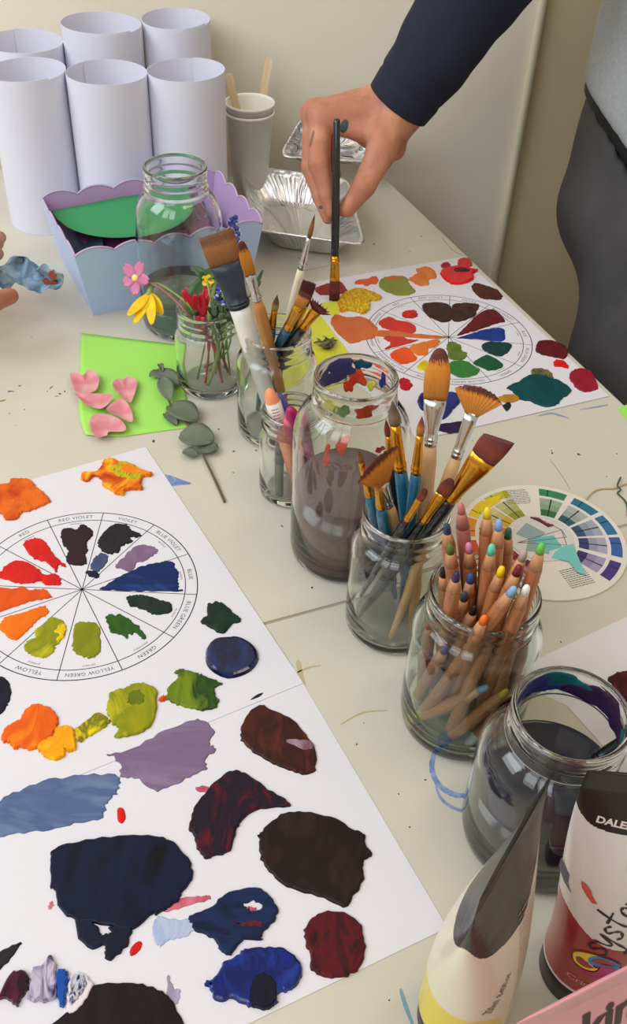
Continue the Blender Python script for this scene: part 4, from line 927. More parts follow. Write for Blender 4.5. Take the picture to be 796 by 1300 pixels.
# ============================================================ cups and sticks
M_cup = mat('white_card_cup', (246, 242, 232), .5)
def cup(label, x, y, z, h, r0, r1):
    t = empty('paper_cup', (x, y, z), label=label, cat='cup', group='nested white paper cups')
    o = [(0, .003), (r0-.002, .003), (r0-.0015, 0), (r0, 0), (r1, h-.003), (r1+.0012, h-.0036), (r1+.0022, h-.002), (r1+.0020, h-.0004), (r1+.0008, h), (r1-.0004, h-.001), (r1-.0006, h-.004), (r0-.0005, .0045), (0, .0045)]
    mesh('cup_body', *lathe(o, 72), M_cup, t); return t
cx_, cy_ = G(317, 128, .117).xy
cup('lower paper cup of the nested pair beside the paper tubes', cx_, cy_, .0, .106, .0205, .0282)
cup('upper paper cup of the nested pair, holding wooden sticks', cx_, cy_, .0085, .108, .0203, .0283)
M_stick = mat('wooden_stick', (222, 198, 160), .55, rgb2=(208, 182, 142), nscale=70, stretch=(4, 4, .4))
def stick(label, p0, p1, w=.0078, th=.0018):
    p0, p1 = Vector(p0), Vector(p1); L = (p1-p0).length; o0 = []
    n = 12; pts = []
    for i in range(n+1): a = -PI/2+PI*i/n+PI/2; pts.append((w/2*math.cos(a), L-w/2+w/2*math.sin(a)))
    for i in range(n+1): a = PI+PI*i/n; pts.append((w/2*math.cos(a), w/2+w/2*math.sin(a)))
    vs, fs = slab(pts, -th/2, th/2, .0003)
    vs = [(x, z, y) for x, y, z in vs]
    o = mesh('wooden_stick', vs, fs, M_stick, smooth=False); fixn(o); setm(o, frame(p1, p0)); tag(o, label=label, cat='stick', group='wooden sticks in the cups')
pt = G(342, 73, .150)
stick('pale wooden craft stick leaning right out of the upper paper cup', (cx_-.004, cy_+.006, .013), (pt.x, pt.y, .150), w=.0095)
pt = G(290, 93, .145)
stick('pale wooden craft stick half hidden by the paper tube, leaning left', (cx_+.004, cy_+.000, .013), (pt.x, pt.y, .145), w=.0095)

# ============================================================ foil trays
M_foil = mat('aluminium_foil', (236, 236, 236), .33, metal=1, bump=.5, bscale=60)
def tray(label, rimc, depth, inset, seed=0, group='aluminium foil trays'):
    """rimc: 4 rim corners (world), inside floor is inset and depth lower"""
    R = [Vector(p) for p in rimc]; c = sum(R, Vector())/4; r_ = random.Random(seed)
    t = empty('foil_tray', (c.x, c.y, 0), label=label, cat='foil tray', group=group)
    nrm = ((R[1]-R[0]).cross(R[3]-R[0])).normalized(); nrm = nrm if nrm.z > 0 else -nrm
    def loop(scale_in, dz, rad, amp=0, n=60):
        Q = []
        for k in range(4):
            a, b = R[k], R[(k+1) % 4]; prev = R[k-1]
            da = (prev-a).normalized(); db = (b-a).normalized()
            corner = a+(da+db)*scale_in
            nxt = R[(k+2) % 4]; corner2 = b+((a-b).normalized()+(nxt-b).normalized())*scale_in
            e = (corner2-corner).normalized(); Ls = (corner2-corner).length
            inw = nrm.cross(e); inw = inw if inw.dot(c-corner) > 0 else -inw
            for i in range(n):
                q = rad+(Ls-2*rad)*i/(n-1); w_ = .5-.5*math.cos(q/.0052*2*PI) 
                Q.append(corner+e*q+inw*(amp*1.35*(w_**.7)*(1 if .1 < i/n < .9 else .3)))
            # rounded corner
            p1 = corner2-e*rad; e2 = (nxt-b).normalized(); p2 = corner2+e2*rad
            for i in range(1, 8):
                s = i/8; Q.append((1-s)**2*p1+2*s*(1-s)*corner2+s*s*p2+Vector((0, 0, 0)))
        return [q+nrm*dz for q in Q]
    L = [loop(-.0005, -.0022, .016), loop(-.0010, -.0002, .016), loop(.0008, .0006, .016), loop(.0028, .0000, .016), loop(.0034, -.0016, .016), loop(.0060, -.0026, .018), loop(.0066, -.004, .018, .0004),
         loop(.008, -.006, .018, .0014), loop(inset*.55+.004, -depth*.5, .019, .0016), loop(inset, -depth*.9, .02, .0013), loop(inset+.004, -depth, .02, .0), loop(inset+.012, -depth-.0002, .02, 0)]
    vs, fs = [], []; n = len(L[0])
    for l in L:
        for p in l: vs.append(p-Vector((c.x, c.y, 0))+Vector((r_.gauss(0, .00035), r_.gauss(0, .00035), r_.gauss(0, .00025))))
    for k in range(len(L)-1):
        for i in range(n): fs.append((k*n+i, k*n+(i+1) % n, (k+1)*n+(i+1) % n, (k+1)*n+i))
    fs.append(tuple((len(L)-1)*n+i for i in range(n)))
    o = mesh('foil', vs, fs, M_foil, t); fixn(o)
    sol = o.modifiers.new('thickness', 'SOLIDIFY'); sol.thickness = .0003; sol.offset = -1
    return t
T0, T1 = G(322, 291, .034), G(409, 303, .034)
dirx = (T1-T0).normalized(); TBL = G(303, 208, .034); dL = TBL-T0
tray('ribbed aluminium foil tray in front, lying flat below the reaching hand', [T0, T0+dirx*.128, T0+dirx*.128+dL*.97+Vector((.012, 0, 0)), TBL], .031, .024, 1)
a0 = G(353, 199, .042)
tray('second aluminium foil tray tilted up behind the front one', [a0, a0+Vector((.118, .006, -.004)), a0+Vector((.135, .060, .030)), a0+Vector((.028, .055, .034))], .026, .012, 2)

# ============================================================ coloured papers
M_lime = mat('lime_paper', (168, 232, 102), .5)
def paper_poly(name, label, px, m, z=.0002, th=.0003, cat='paper', lift=None):
    P = [G(*q) for q in px]; c = sum(P, Vector())/len(P)
    vs, fs = slab([(p.x-c.x, p.y-c.y) for p in P], 0, th, .0)
    o = mesh(name, vs, fs, m, smooth=False); o.location = (c.x, c.y, z); fixn(o)
    return tag(o, label=label, cat=cat)
gl = [G(103, 425), G(222, 437), G(240, 545), G(103, 520)]
def lime():
    n = 24; o0 = G(170, 490); vs = []
    TL, TR, BR_, BL = G(103, 424), G(228, 438), G(242, 543), G(99, 563)
    for s in (0, 1):
        for i in range(n+1):
            for j in range(n+1):
                u, v = i/n, j/n; p = TL.lerp(TR, u).lerp(BL.lerp(BR_, u), v)
                cl = max(0, v-.72)/.28*max(0, .45-u)/.45
                p += (TR-BL).normalized()*(.012*cl**1.6)
                p.z = .0004+.0008*(1-u)**3+.0004*cl+s*.0003
                vs.append(p-o0)
    m_ = (n+1)**2; fs = []
    for i in range(n):
        for j in range(n):
            q = (i*(n+1)+j, (i+1)*(n+1)+j, (i+1)*(n+1)+j+1, i*(n+1)+j+1); fs.append(q); fs.append(tuple(m_+w_ for w_ in q[::-1]))
    rim_ = [i*(n+1) for i in range(n+1)]+[n*(n+1)+j for j in range(1, n+1)]+[i*(n+1)+n for i in range(n-1, -1, -1)]+[j for j in range(n-1, 0, -1)]
    for i in range(len(rim_)): a, b = rim_[i], rim_[(i+1) % len(rim_)]; fs.append((a, b, b+m_, a+m_))
    o = mesh('lime_paper', vs, fs, M_lime); fixn(o); o.location = o0
    tag(o, label='lime green square of paper with pink petals on it', cat='paper')
lime()
paper_poly('yellow_paper', 'yellow green scrap of paper under the second brush jar, beside the far sheet', [(392, 392), (402, 392), (436, 432), (446, 452), (420, 470), (352, 500), (330, 470), (360, 420)], mat('yellow_green_paper', (206, 208, 84), .55, rgb2=(222, 220, 50), nscale=22), z=.0001)
paper_poly('lime_paper', 'sliver of lime paper at the right table edge', [(784, 519), (796, 514), (815, 530), (815, 552), (800, 540)], M_lime)

# ============================================================ petals
M_petal = mat('pink_petal', (212, 112, 128), .5, rgb2=(226, 138, 148), nscale=60, sss=.2, rgb3=(240, 186, 176), soft=.3)
def petal(label, px, zb=.0012, cup_=.004, tilt=0):
    P = spline([G(*q) for q in px], 5, True); c = sum(P, Vector())/len(P); n = len(P); vs, fs = [], []
    for s in (0, 1):
        for l, k in enumerate((1, .85, .65, .4, .15)):
            for p in P:
                d = (p-c)*k; vs.append((d.x, d.y, .0005+cup_*k*k+tilt*d.x+s*.0006*(1 if l else 0)))
        fs_ = s*5*n
        for l in range(4):
            for i in range(n):
                q = (fs_+l*n+i, fs_+l*n+(i+1) % n, fs_+(l+1)*n+(i+1) % n, fs_+(l+1)*n+i); fs.append(q if s else q[::-1])
        fs.append(tuple(fs_+4*n+i for i in range(n)))
    for i in range(n): fs.append((i, (i+1) % n, 5*n+(i+1) % n, 5*n+i))
    o = mesh('pink_petal', vs, fs, M_petal); fixn(o); o.location = (c.x, c.y, zb)
    tag(o, label=label, cat='petal', group='pink petals on the lime paper')
pk = lambda p: K(70, 420, 3.461, p)
petal('heart shaped pink petal at the upper left corner of the petals', pk([(70, 218), (100, 215), (125, 225), (150, 203), (185, 215), (198, 245), (185, 290), (150, 305), (100, 300), (80, 265)]), .0035)
petal('pink heart petal lying apart on the right', pk([(255, 250), (275, 232), (300, 235), (325, 222), (355, 235), (362, 262), (340, 330), (325, 335), (280, 300), (258, 270)]), .0015)
petal('long pale edged pink petal overlapping in the middle', pk([(92, 305), (140, 305), (200, 308), (250, 310), (252, 335), (225, 365), (190, 375), (140, 355), (110, 330)]), .0028, .005)
petal('pink petal overlapping the lowest one', pk([(230, 375), (255, 345), (290, 325), (320, 345), (340, 385), (345, 425), (325, 428), (280, 405)]), .003)
petal('lowest pink petal near the paper edge', pk([(155, 430), (165, 400), (200, 390), (245, 395), (290, 415), (315, 450), (300, 468), (240, 470), (230, 485), (190, 492), (165, 475)]), .002)

# ============================================================ eucalyptus
M_leaf = mat('eucalyptus_leaf', (96, 106, 88), .6, rgb2=(112, 122, 102), nscale=60, sss=.0)
M_stem = mat('leaf_stem', (96, 88, 58), .6)
def leafmesh(c, dirv, L, wd_, z, bend=.003, tilt=0, n=10):
    """flat-ish oval leaf"""
    d = Vector(dirv).normalized(); s = Vector((-d.y, d.x, 0)); vs, fs = [], []
    for side in (0, 1):
        for i in range(n+1):
            u = i/n; w_ = wd_*math.sin(PI*min(1, u*.96+.02))**.6
            for j in range(7):
                v = j/3-1; p = Vector(c)+d*(L*(u-.0))+s*(w_*v)
                p.z = z+bend*math.sin(PI*u)+.0015*v*v+tilt*v*w_+side*.0004
                vs.append(p)
    m_ = (n+1)*7
    for i in range(n):
        for j in range(6):
            q = (i*7+j, (i+1)*7+j, (i+1)*7+j+1, i*7+j+1); fs.append(q); fs.append(tuple(m_+k for k in q[::-1]))
    rim_ = [j for j in range(7)]+[i*7+6 for i in range(1, n+1)]+[n*7+j for j in range(5, -1, -1)]+[i*7 for i in range(n-1, 0, -1)]
    for i in range(len(rim_)): a, b = rim_[i], rim_[(i+1) % len(rim_)]; fs.append((a, b, b+m_, a+m_))
    return vs, fs
def sprig(label, stem, leaves):
    c = Vector(stem[0]); t = empty('eucalyptus_sprig', (c.x, c.y, 0), label=label, cat='leaf sprig')
    o3 = Vector((c.x, c.y, 0))
    mesh('stem', *tube([Vector(p)-o3 for p in spline(stem, 5)], .0011, 8), M_stem, t)
    for (a, b, w_, z, bend, ti) in leaves:
        A_, B_ = G(*a), G(*b); v, f = leafmesh(A_-o3, B_-A_, (B_-A_).length, w_, z, bend, ti)
        fixn(mesh('leaf', v, f, M_leaf, t))
    return t
def gz(x, y, z): p = G(x, y, z); return (p.x, p.y, p.z)
sprig('grey green eucalyptus sprig lying across the lime paper edge beside the flower jar', [gz(205, 470, .004), gz(212, 500, .005), gz(222, 525, .005), gz(246, 545, .003)],
      [((198, 476), (228, 494), .0085, .004, .003, .1), ((190, 482), (206, 478), .005, .003, .002, 0), ((206, 488), (216, 517), .0075, .007, .003, .2), ((214, 520), (250, 540), .0125, .004, .004, .1), ((209, 528), (224, 543), .005, .002, .002, .1), ((203, 470), (207, 480), .003, .006, .003, 0)])
sprig('single eucalyptus leaf cluster with a long bare brown stem pointing to the brown water jar', [gz(256, 575, .004), gz(266, 595, .0035), gz(274, 612, .002), gz(285, 637, .0015)],
      [((228, 560), (272, 566), .0145, .005, .004, .1), ((252, 577), (277, 571), .008, .003, .002, .1), ((232, 577), (250, 583), .0055, .0025, .002, .1)])

# ============================================================ flowers in the jar
M_gst = mat('green_stem', (138, 160, 84), .5)
M_rst = mat('red_stem', (196, 70, 84), .5)
M_gl = mat('green_leaf', (62, 104, 48), .45, rgb2=(46, 82, 40), nscale=60)
M_dgl = mat('dark_leaf', (44, 62, 40), .5, rgb2=(60, 84, 50), nscale=80)
M_redp = mat('red_petal', (206, 30, 50), .4, rgb2=(184, 22, 44), nscale=60, sss=.1)
M_pinkp = mat('mauve_petal', (204, 124, 158), .5, rgb2=(184, 100, 138), nscale=60, sss=.1)
M_yelp = mat('yellow_petal', (246, 206, 26), .45, rgb2=(236, 186, 20), nscale=60, sss=.1)
M_musc = mat('muscari_blue', (70, 72, 156), .45)
M_muscw = mat('muscari_rim', (222, 224, 240), .5)
JF = Vector((-.1037, .7893, 0))
def wpt(x, y, z): return G(x, y, z)
def petalshape(base, d, up, L, w_, curve=.2, n=8, th=.0006, notch=0):
    """petal from base along d, bending to up"""
    d = Vector(d).normalized(); up = Vector(up).normalized(); s = d.cross(up).normalized(); vs, fs = [], []
    for side in (0, 1):
        for i in range(n+1):
            u = i/n; ww = w_*(math.sin(PI*(u*.86+.07))**.8)
            for j in range(5):
                v = j/2-1; Lu = L*u*(1-(notch*(1-abs(v)) if i == n else 0))
                p = Vector(base)+d*Lu+s*(ww*v)+up*(curve*L*u*u+.15*ww*v*v+side*th)
                vs.append(p)
    m_ = (n+1)*5
    for i in range(n):
        for j in range(4):
            q = (i*5+j, (i+1)*5+j, (i+1)*5+j+1, i*5+j+1); fs.append(q); fs.append(tuple(m_+k for k in q[::-1]))
    rim_ = [j for j in range(5)]+[i*5+4 for i in range(1, n+1)]+[n*5+j for j in range(3, -1, -1)]+[i*5 for i in range(n-1, 0, -1)]
    for i in range(len(rim_)): a, b = rim_[i], rim_[(i+1) % len(rim_)]; fs.append((a, b, b+m_, a+m_))
    return vs, fs
def rel(vf, o): return [Vector(v)-Vector(o) for v in vf[0]], vf[1]
def flower(name, label, cat='flower'):
    return empty(name, tuple(JF), label=label, cat=cat)
def padd(t, name, vf, m):
    v, f = rel(vf, JF); return fixn(mesh(name, v, f, m, t))
# pink mauve flower
t = flower('pink_flower', 'mauve pink five petalled flower with pale yellow centre leaning left out of the flower jar')
fc = wpt(172, 353, .098); nrm = (Vector((-.35, -.75, .55))).normalized()
ax = nrm.cross(Vector((0, 0, 1))).normalized(); ay = ax.cross(nrm).normalized()*-1
if ay.z < 0: ay = -ay
for k in range(5):
    a = PI/2+.25+k*2*PI/5; d = ax*math.cos(a)+ay*math.sin(a)
    padd(t, 'petal', petalshape(fc+d*.001, d, nrm, .0150 if k not in (3,) else .012, .0055, .12, notch=.12), M_pinkp)
v, f = loft([(0, .003, .003), (.001, .0034, .0034), (.0022, .0022, .0022), (.003, .0005, .0005)], 14)
q = nrm.to_track_quat('Z', 'Y'); padd(t, 'flower_centre', ([fc+q @ Vector(p) for p in v], f), mat('pale_yellow', (240, 226, 140), .5))
padd(t, 'stem', tube(spline([fc, fc-nrm*.004+Vector((.006, 0, -.002)), wpt(197, 362, .098), wpt(215, 375, .094), wpt(238, 398, .088), JF+Vector((.008, .006, .03)), JF+Vector((.016, .004, .010))], 5), .0011, 8), mat('brown_pink_stem', (150, 96, 92), .5))
padd(t, 'calyx', tube([fc-nrm*.001, fc+Vector((.009, .001, -.002))], [.0012, .0022], 10), M_gst)
# daffodil
t = flower('yellow_flower', 'small yellow daffodil drooping below the pink flower, left of the flower jar')
dc = wpt(190, 372, .088); dirs = [(165, 402), (174, 412), (196, 413), (208, 400), (180, 395)]
for k, (x, y) in enumerate(dirs):
    e = wpt(x, y, .078 if k % 2 else .082); d = e-dc
    padd(t, 'petal', petalshape(dc, d, Vector((-.2, -.7, .6)), d.length, .0052, .10), M_yelp)
padd(t, 'calyx', tube([dc+Vector((.002, .004, .007)), dc, dc-Vector((.0015, .002, .004))], [.0014, .0032, .0040], 12), M_gst)
padd(t, 'stem', tube(spline([dc+Vector((.002, .004, .007)), wpt(203, 361, .094), wpt(225, 375, .09), wpt(243, 392, .085), JF+Vector((.0, .008, .04)), JF+Vector((.010, -.006, .010))], 5), .0010, 8), M_gst)
# red flowers
for lb, tips, bs, ft in [('red tulip like flower at the left of the jar mouth', [(232, 368), (240, 364), (248, 374)], (252, 400), (.012, .012)), ('red flower bud standing right of the other red one', [(262, 364), (270, 368), (256, 372)], (258, 402), (-.004, .014))]:
    t = flower('red_flower', lb); b0 = wpt(bs[0], bs[1], .078)
    for k, (x, y) in enumerate(tips):
        e = wpt(x, y, .100); d = e-b0; padd(t, 'petal', petalshape(b0, d, Vector((0, -.8, .5)), d.length, .0042, .06*(1 if k != 1 else -.3)), M_redp)
    padd(t, 'stem', tube(spline([b0, b0+Vector((.001, 0, -.012)), JF+Vector((ft[0]*.3, ft[1]*.3-.004, .040)), JF+Vector((ft[0], -ft[1], .008))], 5), [.0028]*5+[.0018]*6+[.0010]*5, 8), M_rst)
# leaves and foliage
t = flower('green_leaf_sprig', 'broad green leaf rising behind the red flowers', 'leaf')
l0 = wpt(240, 400, .08); e = wpt(262, 352, .105); padd(t, 'leaf', petalshape(l0, e-l0, Vector((0, -.8, .5)), (e-l0).length, .010, .1), M_gl)
padd(t, 'stem', tube([l0, JF+Vector((-.004, .002, .045)), JF+Vector((-.012, -.010, .010))], .0009, 8), M_gst)
t = flower('green_leaf_sprig', 'small dark green leaves topping the jar, left of the wide flat brush', 'leaf')
l0 = wpt(262, 352, .11)
for x, y, w_ in [(247, 340, .004), (252, 350, .004), (270, 340, .0035), (283, 348, .003), (272, 352, .003)]:
    e = wpt(x, y, .113); padd(t, 'leaf', petalshape(l0, e-l0, Vector((0, -.6, .7)), (e-l0).length, w_, .1), M_gl)
padd(t, 'stem', tube(spline([l0, wpt(268, 380, .095), JF+Vector((.01, .01, .05)), JF+Vector((.012, .014, .008))], 4), .0010, 8), M_gst)
t = flower('yellow_flower', 'tiny yellow blossom among the dark leaves above the red flowers'); c = wpt(264, 357, .108)
for k in range(5):
    a = k*2*PI/5; d = Vector((math.cos(a), .3*math.sin(a), math.sin(a))); padd(t, 'petal', petalshape(c, d, Vector((0, -.8, .6)), .0058, .0028, .1), M_yelp)
padd(t, 'stem', tube(spline([c, wpt(266, 380, .09), JF+Vector((.004, .004, .012))], 4), .0008, 8), M_gst)
t = flower('cut_stem', 'thick pale green cut stem standing upright in the flower jar', 'stem')
padd(t, 'stem', tube(spline([wpt(275, 338, .118), wpt(271, 372, .098), wpt(266, 402, .080), JF+Vector((.008, -.004, .04)), JF+Vector((-.002, -.018, .008))], 5), .0020, 10), M_gst)
def cluster(t, cpx, z, n, sx, sy, m, L, w_, seed, name='leaf'):
    r_ = random.Random(seed); c = wpt(cpx[0], cpx[1], z)
    for k in range(n):
        p = c+Vector((r_.uniform(-sx, sx), r_.uniform(-.012, .012), r_.uniform(-sy, sy))); d = Vector((r_.gauss(0, 1), r_.gauss(0, .6), r_.gauss(.4, .8))).normalized()
        padd(t, name, petalshape(p, d, Vector((0, -.7, .7)), L*r_.uniform(.7, 1.2), w_, .15, n=5), m)
t = flower('foliage_sprig', 'dense dark green foliage filling the right side of the flower jar mouth', 'leaf sprig')
cluster(t, (286, 396), .085, 34, .014, .011, M_dgl, .011, .0020, 4)
for k in range(4): padd(t, 'stem', tube(spline([wpt(280+5*k, 398, .082), JF+Vector((.008+.003*k, .004-.003*k, .04)), JF+Vector((.010-.006*k, -.004+.005*k, .01))], 4), .0008, 8), M_gst)
t = flower('foliage_sprig', 'two dark leaves poking out right between the jars', 'leaf sprig')
l0 = wpt(318, 375, .085)
for x, y, w_ in [(334, 345, .002), (331, 358, .0022), (325, 350, .0018), (329, 374, .0035), (332, 378, .003)]:
    e = wpt(x, y, .09); padd(t, 'leaf', petalshape(l0, e-l0, Vector((0, -.6, .7)), (e-l0).length, w_, .1), M_dgl)
padd(t, 'stem', tube(spline([l0, wpt(300, 392, .083), JF+Vector((.016, .004, .05)), JF+Vector((.018, 0, .01))], 4), .0009, 8), M_gst)
def muscari(label, base, top, n, seed, foot):
    t = flower('grape_hyacinth', label); r_ = random.Random(seed); b, tp = Vector(base), Vector(top); axv = (tp-b); k = 0
    for i in range(n):
        q = (i+.5)/n; a = i*2.4; rr = .0055*(1-.6*q)
        c = b+axv*q+Vector((math.cos(a)*rr, math.sin(a)*rr, 0)); d = Vector((math.cos(a), math.sin(a), -.35)).normalized(); qq = d.to_track_quat('Z', 'Y')
        v, f = loft([(-.0026, .0006, .0006), (-.0018, .0019, .0019), (0, .0025, .0025), (.0016, .0021, .0021), (.0026, .0014, .0014)], 10)
        bl = padd(t, 'bell', ([c+qq @ Vector(p) for p in v], f), M_musc)
        v, f = loft([(.0025, .0015, .0015), (.0031, .0018, .0018), (.0032, .0009, .0009)], 10)
        padd(bl, 'bell_rim', ([c+qq @ Vector(p) for p in v], f), M_muscw)
    padd(t, 'stem', tube(spline([tp-axv*.1, b, (b+Vector(foot))/2+Vector((0, 0, .004)), Vector(foot)], 5), .0011, 8), M_gst)
muscari('deep blue grape hyacinth spike with white rimmed bells, above the wide flat brush', wpt(297, 312, .095), wpt(296, 275, .112), 22, 1, JF+Vector((.014, .012, .03)))
muscari('pale blue grape hyacinth low between the foliage and the red flowers', wpt(285, 385, .092), wpt(278, 362, .104), 12, 2, JF+Vector((.006, .012, .02)))
# dried seed head by the far sheet
SH = G(415, 440); t = empty('dried_seed_head', (SH.x, SH.y, 0), label='dried brown green seed head lying between the brush jar and the far sheet', cat='dried flower'); r_ = random.Random(3)
M_dry = mat('dried_plant', (124, 116, 80), .7, rgb2=(84, 76, 54), nscale=120)
for k in range(30):
    a = r_.uniform(0, 2*PI); d = Vector((math.cos(a), math.sin(a), r_.uniform(.1, 1.1))); p = Vector((r_.uniform(-.006, .006), r_.uniform(-.008, .008), .001+r_.uniform(0, .003)))
    fixn(mesh('bract', *petalshape(p, d, Vector((0, 0, 1)), r_.uniform(.006, .011), .0016, -.1, n=4), M_dry, t))
mesh('core', *loft([(0.0003, .005, .006), (.003, .006, .007), (.007, .003, .004)], 12), M_dry, t)

# ============================================================ cardboard colour wheel
CW = Vector((.186, .588, 0)); CWt = empty('cardboard_colour_wheel', tuple(CW), label='round cardboard colour mixing wheel behind the pencil jar', cat='colour wheel')
M_card = mat('cream_card', (224, 218, 208), .5)
def disc(r0, r1, z0, z1, n=96, cen=(0, 0)):
    p = [(r0, z0), (r1, z0), (r1, z1), (r0, z1)] if r0 > 0 else [(0, z0), (r1, z0), (r1, z1), (0, z1)]
    v, f = lathe(p+[p[0]] if r0 > 0 else p, n); return [(x+cen[0], y+cen[1], z) for x, y, z in v], f
o = mesh('base_disc', *disc(0, .0675, .0003, .0016), M_card, CWt, smooth=False)
def cell(r0, r1, a0, a1, z, n=8):
    vs, fs = [], []
    for i in range(n+1):
        a = math.radians(a0+(a1-a0)*i/n); vs += [(r0*math.cos(a), r0*math.sin(a), z), (r1*math.cos(a), r1*math.sin(a), z)]
    for i in range(n): fs.append((2*i, 2*i+1, 2*i+3, 2*i+2))
    return vs, fs
SECT = [(74, (52, 128, 88), (46, 110, 70), (132, 160, 130), (150, 172, 146)), (46, (36, 112, 140), (34, 92, 110), (150, 164, 158), (166, 178, 170)), (20, (50, 110, 156), (44, 84, 124), (140, 148, 170), (160, 166, 182)),
        (-5, (58, 94, 160), (52, 62, 116), (150, 148, 172), (168, 166, 184)), (-33, (70, 56, 124), (66, 46, 108), (142, 132, 168), (160, 152, 180)),
        (-112, (116, 40, 110), (104, 34, 74), (176, 120, 146), (190, 140, 160)), (-138, (176, 44, 60), (150, 40, 56), (200, 140, 130), (210, 160, 150)), (-164, (206, 84, 40), (184, 70, 40), (214, 160, 120), (220, 180, 140)),
        (170, (226, 140, 40), (200, 120, 40), (214, 176, 120), (222, 190, 140)), (146, (232, 196, 40), (206, 170, 40), (196, 184, 120), (206, 196, 140)), (122, (190, 186, 60), (150, 146, 50), (176, 176, 110), (190, 188, 130))]
byc = {}
def put(c, vf): byc.setdefault(c, []).append(vf)
for ac, c1, c2, c3, c4 in SECT:
    put(c1, cell(.0545, .0635, ac-11, ac+11, .00165)); put(c2, cell(.0290, .0370, ac-11, ac+11, .00165)); put(c3, cell(.0370, .0440, ac-11, ac+11, .00165)); put(c4, cell(.0440, .0515, ac-11, ac+11, .00165))
    put((24, 26, 34), cell(.0290, .0515, ac-.7, ac+.7, .00170)); put((24, 26, 34), cell(.0545, .0635, ac+3.6, ac+4.4, .00170))
vs_, fs_, ix, ms = [], [], [], []
for k, (c, L) in enumerate(byc.items()):
    v, f = join(*L); o_ = len(vs_); vs_ += v; fs_ += [tuple(i+o_ for i in g) for g in f]; ix += [k]*len(f); ms.append(mat('chip_%d_%d_%d' % c, c, .45))
cc = mesh('colour_chips', vs_, fs_, ms, CWt, smooth=False, idx=ix); cc['label'] = 'printed colour chips in rings'
def textlines(cx0, cy0, ang, wd0, n, pitch, z, seed, hgt=.0006):
    r_ = random.Random(seed); parts = []; ca, sa = math.cos(ang), math.sin(ang)
    for k in range(n):
        y = -k*pitch; x = -wd0/2
        while x < wd0/2-.001:
            l = r_.uniform(.0008, .003); l = min(l, wd0/2-x)
            q = [(x, y), (x+l, y), (x+l, y+hgt), (x, y+hgt)]; parts.append(([(cx0+ca*a-sa*b, cy0+sa*a+ca*b, z) for a, b in q], [(0, 1, 2, 3)])); x += l+.0005
    return join(*parts)
for a in (100, -68):
    q = math.radians(a); c = (.057*math.cos(q)*(1 if a > 0 else .62), .057*math.sin(q)*(1 if a > 0 else .62))
    o = mesh('printed_text', *textlines(c[0]-(.006 if a > 0 else -.004), c[1]-(-.003 if a > 0 else .0), q-PI/2+(0 if a > 0 else PI), .021, 9 if a > 0 else 10, .0021, .00175, a), M_ink, CWt, smooth=False); o['kind'] = 'stuff'
c0 = (-.0015, .0005)
mesh('centre_disc', *disc(0, .0265, .0016, .0026, cen=c0), mat('white_card', (214, 210, 206), .45), CWt, smooth=False)
tri = []
for k, (x, y, c, z) in enumerate([(-.008, .006, (150, 168, 172), .00268), (.004, -.006, (112, 188, 184), .0027), (-.004, -.010, (140, 170, 160), .00266)]):
    v, f = slab([(c0[0]+x+.0125*math.cos(a+k), c0[1]+y+.0115*math.sin(a+k)) for a in (0, 1.7, 3.4, 4.9)], .0026, z, 0)
    o = mesh('printed_facet', v, f, mat('facet_%d' % k, c, .4), CWt, smooth=False)
parts = []
pp = [Vector((c0[0]+.021*math.cos(a), c0[1]+.021*math.sin(a), 0)) for a in (math.radians(200), math.radians(30), math.radians(5), math.radians(-20), math.radians(75))]
for a, b in ((0, 1), (0, 2), (1, 3), (1, 2), (4, 1), (0, 3)): parts.append(line2(pp[a], pp[b], .00022))
o = mesh('printed_lines', *join(*parts), M_ink, CWt, smooth=False); o.location.z = .00275
v, f = slab([(x-CW.x, y-CW.y) for x, y in [(G(*q, .003).x, G(*q, .003).y) for q in [(716, 693), (728, 690), (733, 704), (738, 716), (745, 730), (733, 726), (722, 712), (700, 708), (705, 700)]]], .0026, .0030, .0002)
o = mesh('paint_smear', v, f, mat('aqua_paint', (120, 198, 194), .35), CWt, smooth=False); o['label'] = 'aqua paint smear'
v, f = slab([(G(*q, .003).x-CW.x, G(*q, .003).y-CW.y) for q in [(673, 657), (684, 658), (694, 665), (703, 667), (696, 669), (688, 664), (680, 660)]], .0026, .0040, .0003)
o = mesh('paint_smear', v, f, mat('dark_red_paint', (120, 40, 56), .3), CWt, smooth=False); o['label'] = 'dark red paint streak'
v, f = slab([(G(*q, .002).x-CW.x, G(*q, .002).y-CW.y) for q in [(608, 640), (622, 632), (636, 628), (634, 637), (618, 646), (606, 652)]], .0017, .0022, .0003)
o = mesh('paint_smear', v, f, mat('yellow_paint', (230, 200, 40), .3), CWt, smooth=False); o['label'] = 'yellow paint smear'
# threads
tag(mesh('yarn_thread', *tube(spline([gz(741, 640, .0008), gz(750, 627, .0010), (gz(762, 621, .0008)), gz(780, 620, .0010), gz(790, 616, .0012), gz(812, 608, .001)], 5), .00065, 8), mat('tan_thread', (190, 166, 112), .8)), label='tan yellow thread lying beyond the cardboard colour wheel', cat='thread')
tag(mesh('yarn_thread', *tube(spline([gz(788, 606, .0016), gz(784, 616, .0025), gz(788, 622, .0022), gz(784, 626, .0012), gz(792, 634, .0010), gz(796, 642, .001), gz(797, 655, .001)], 5), .0007, 8), mat('green_thread', (60, 84, 66), .8)), label='short dark green thread crossing the tan one at the right edge', cat='thread')

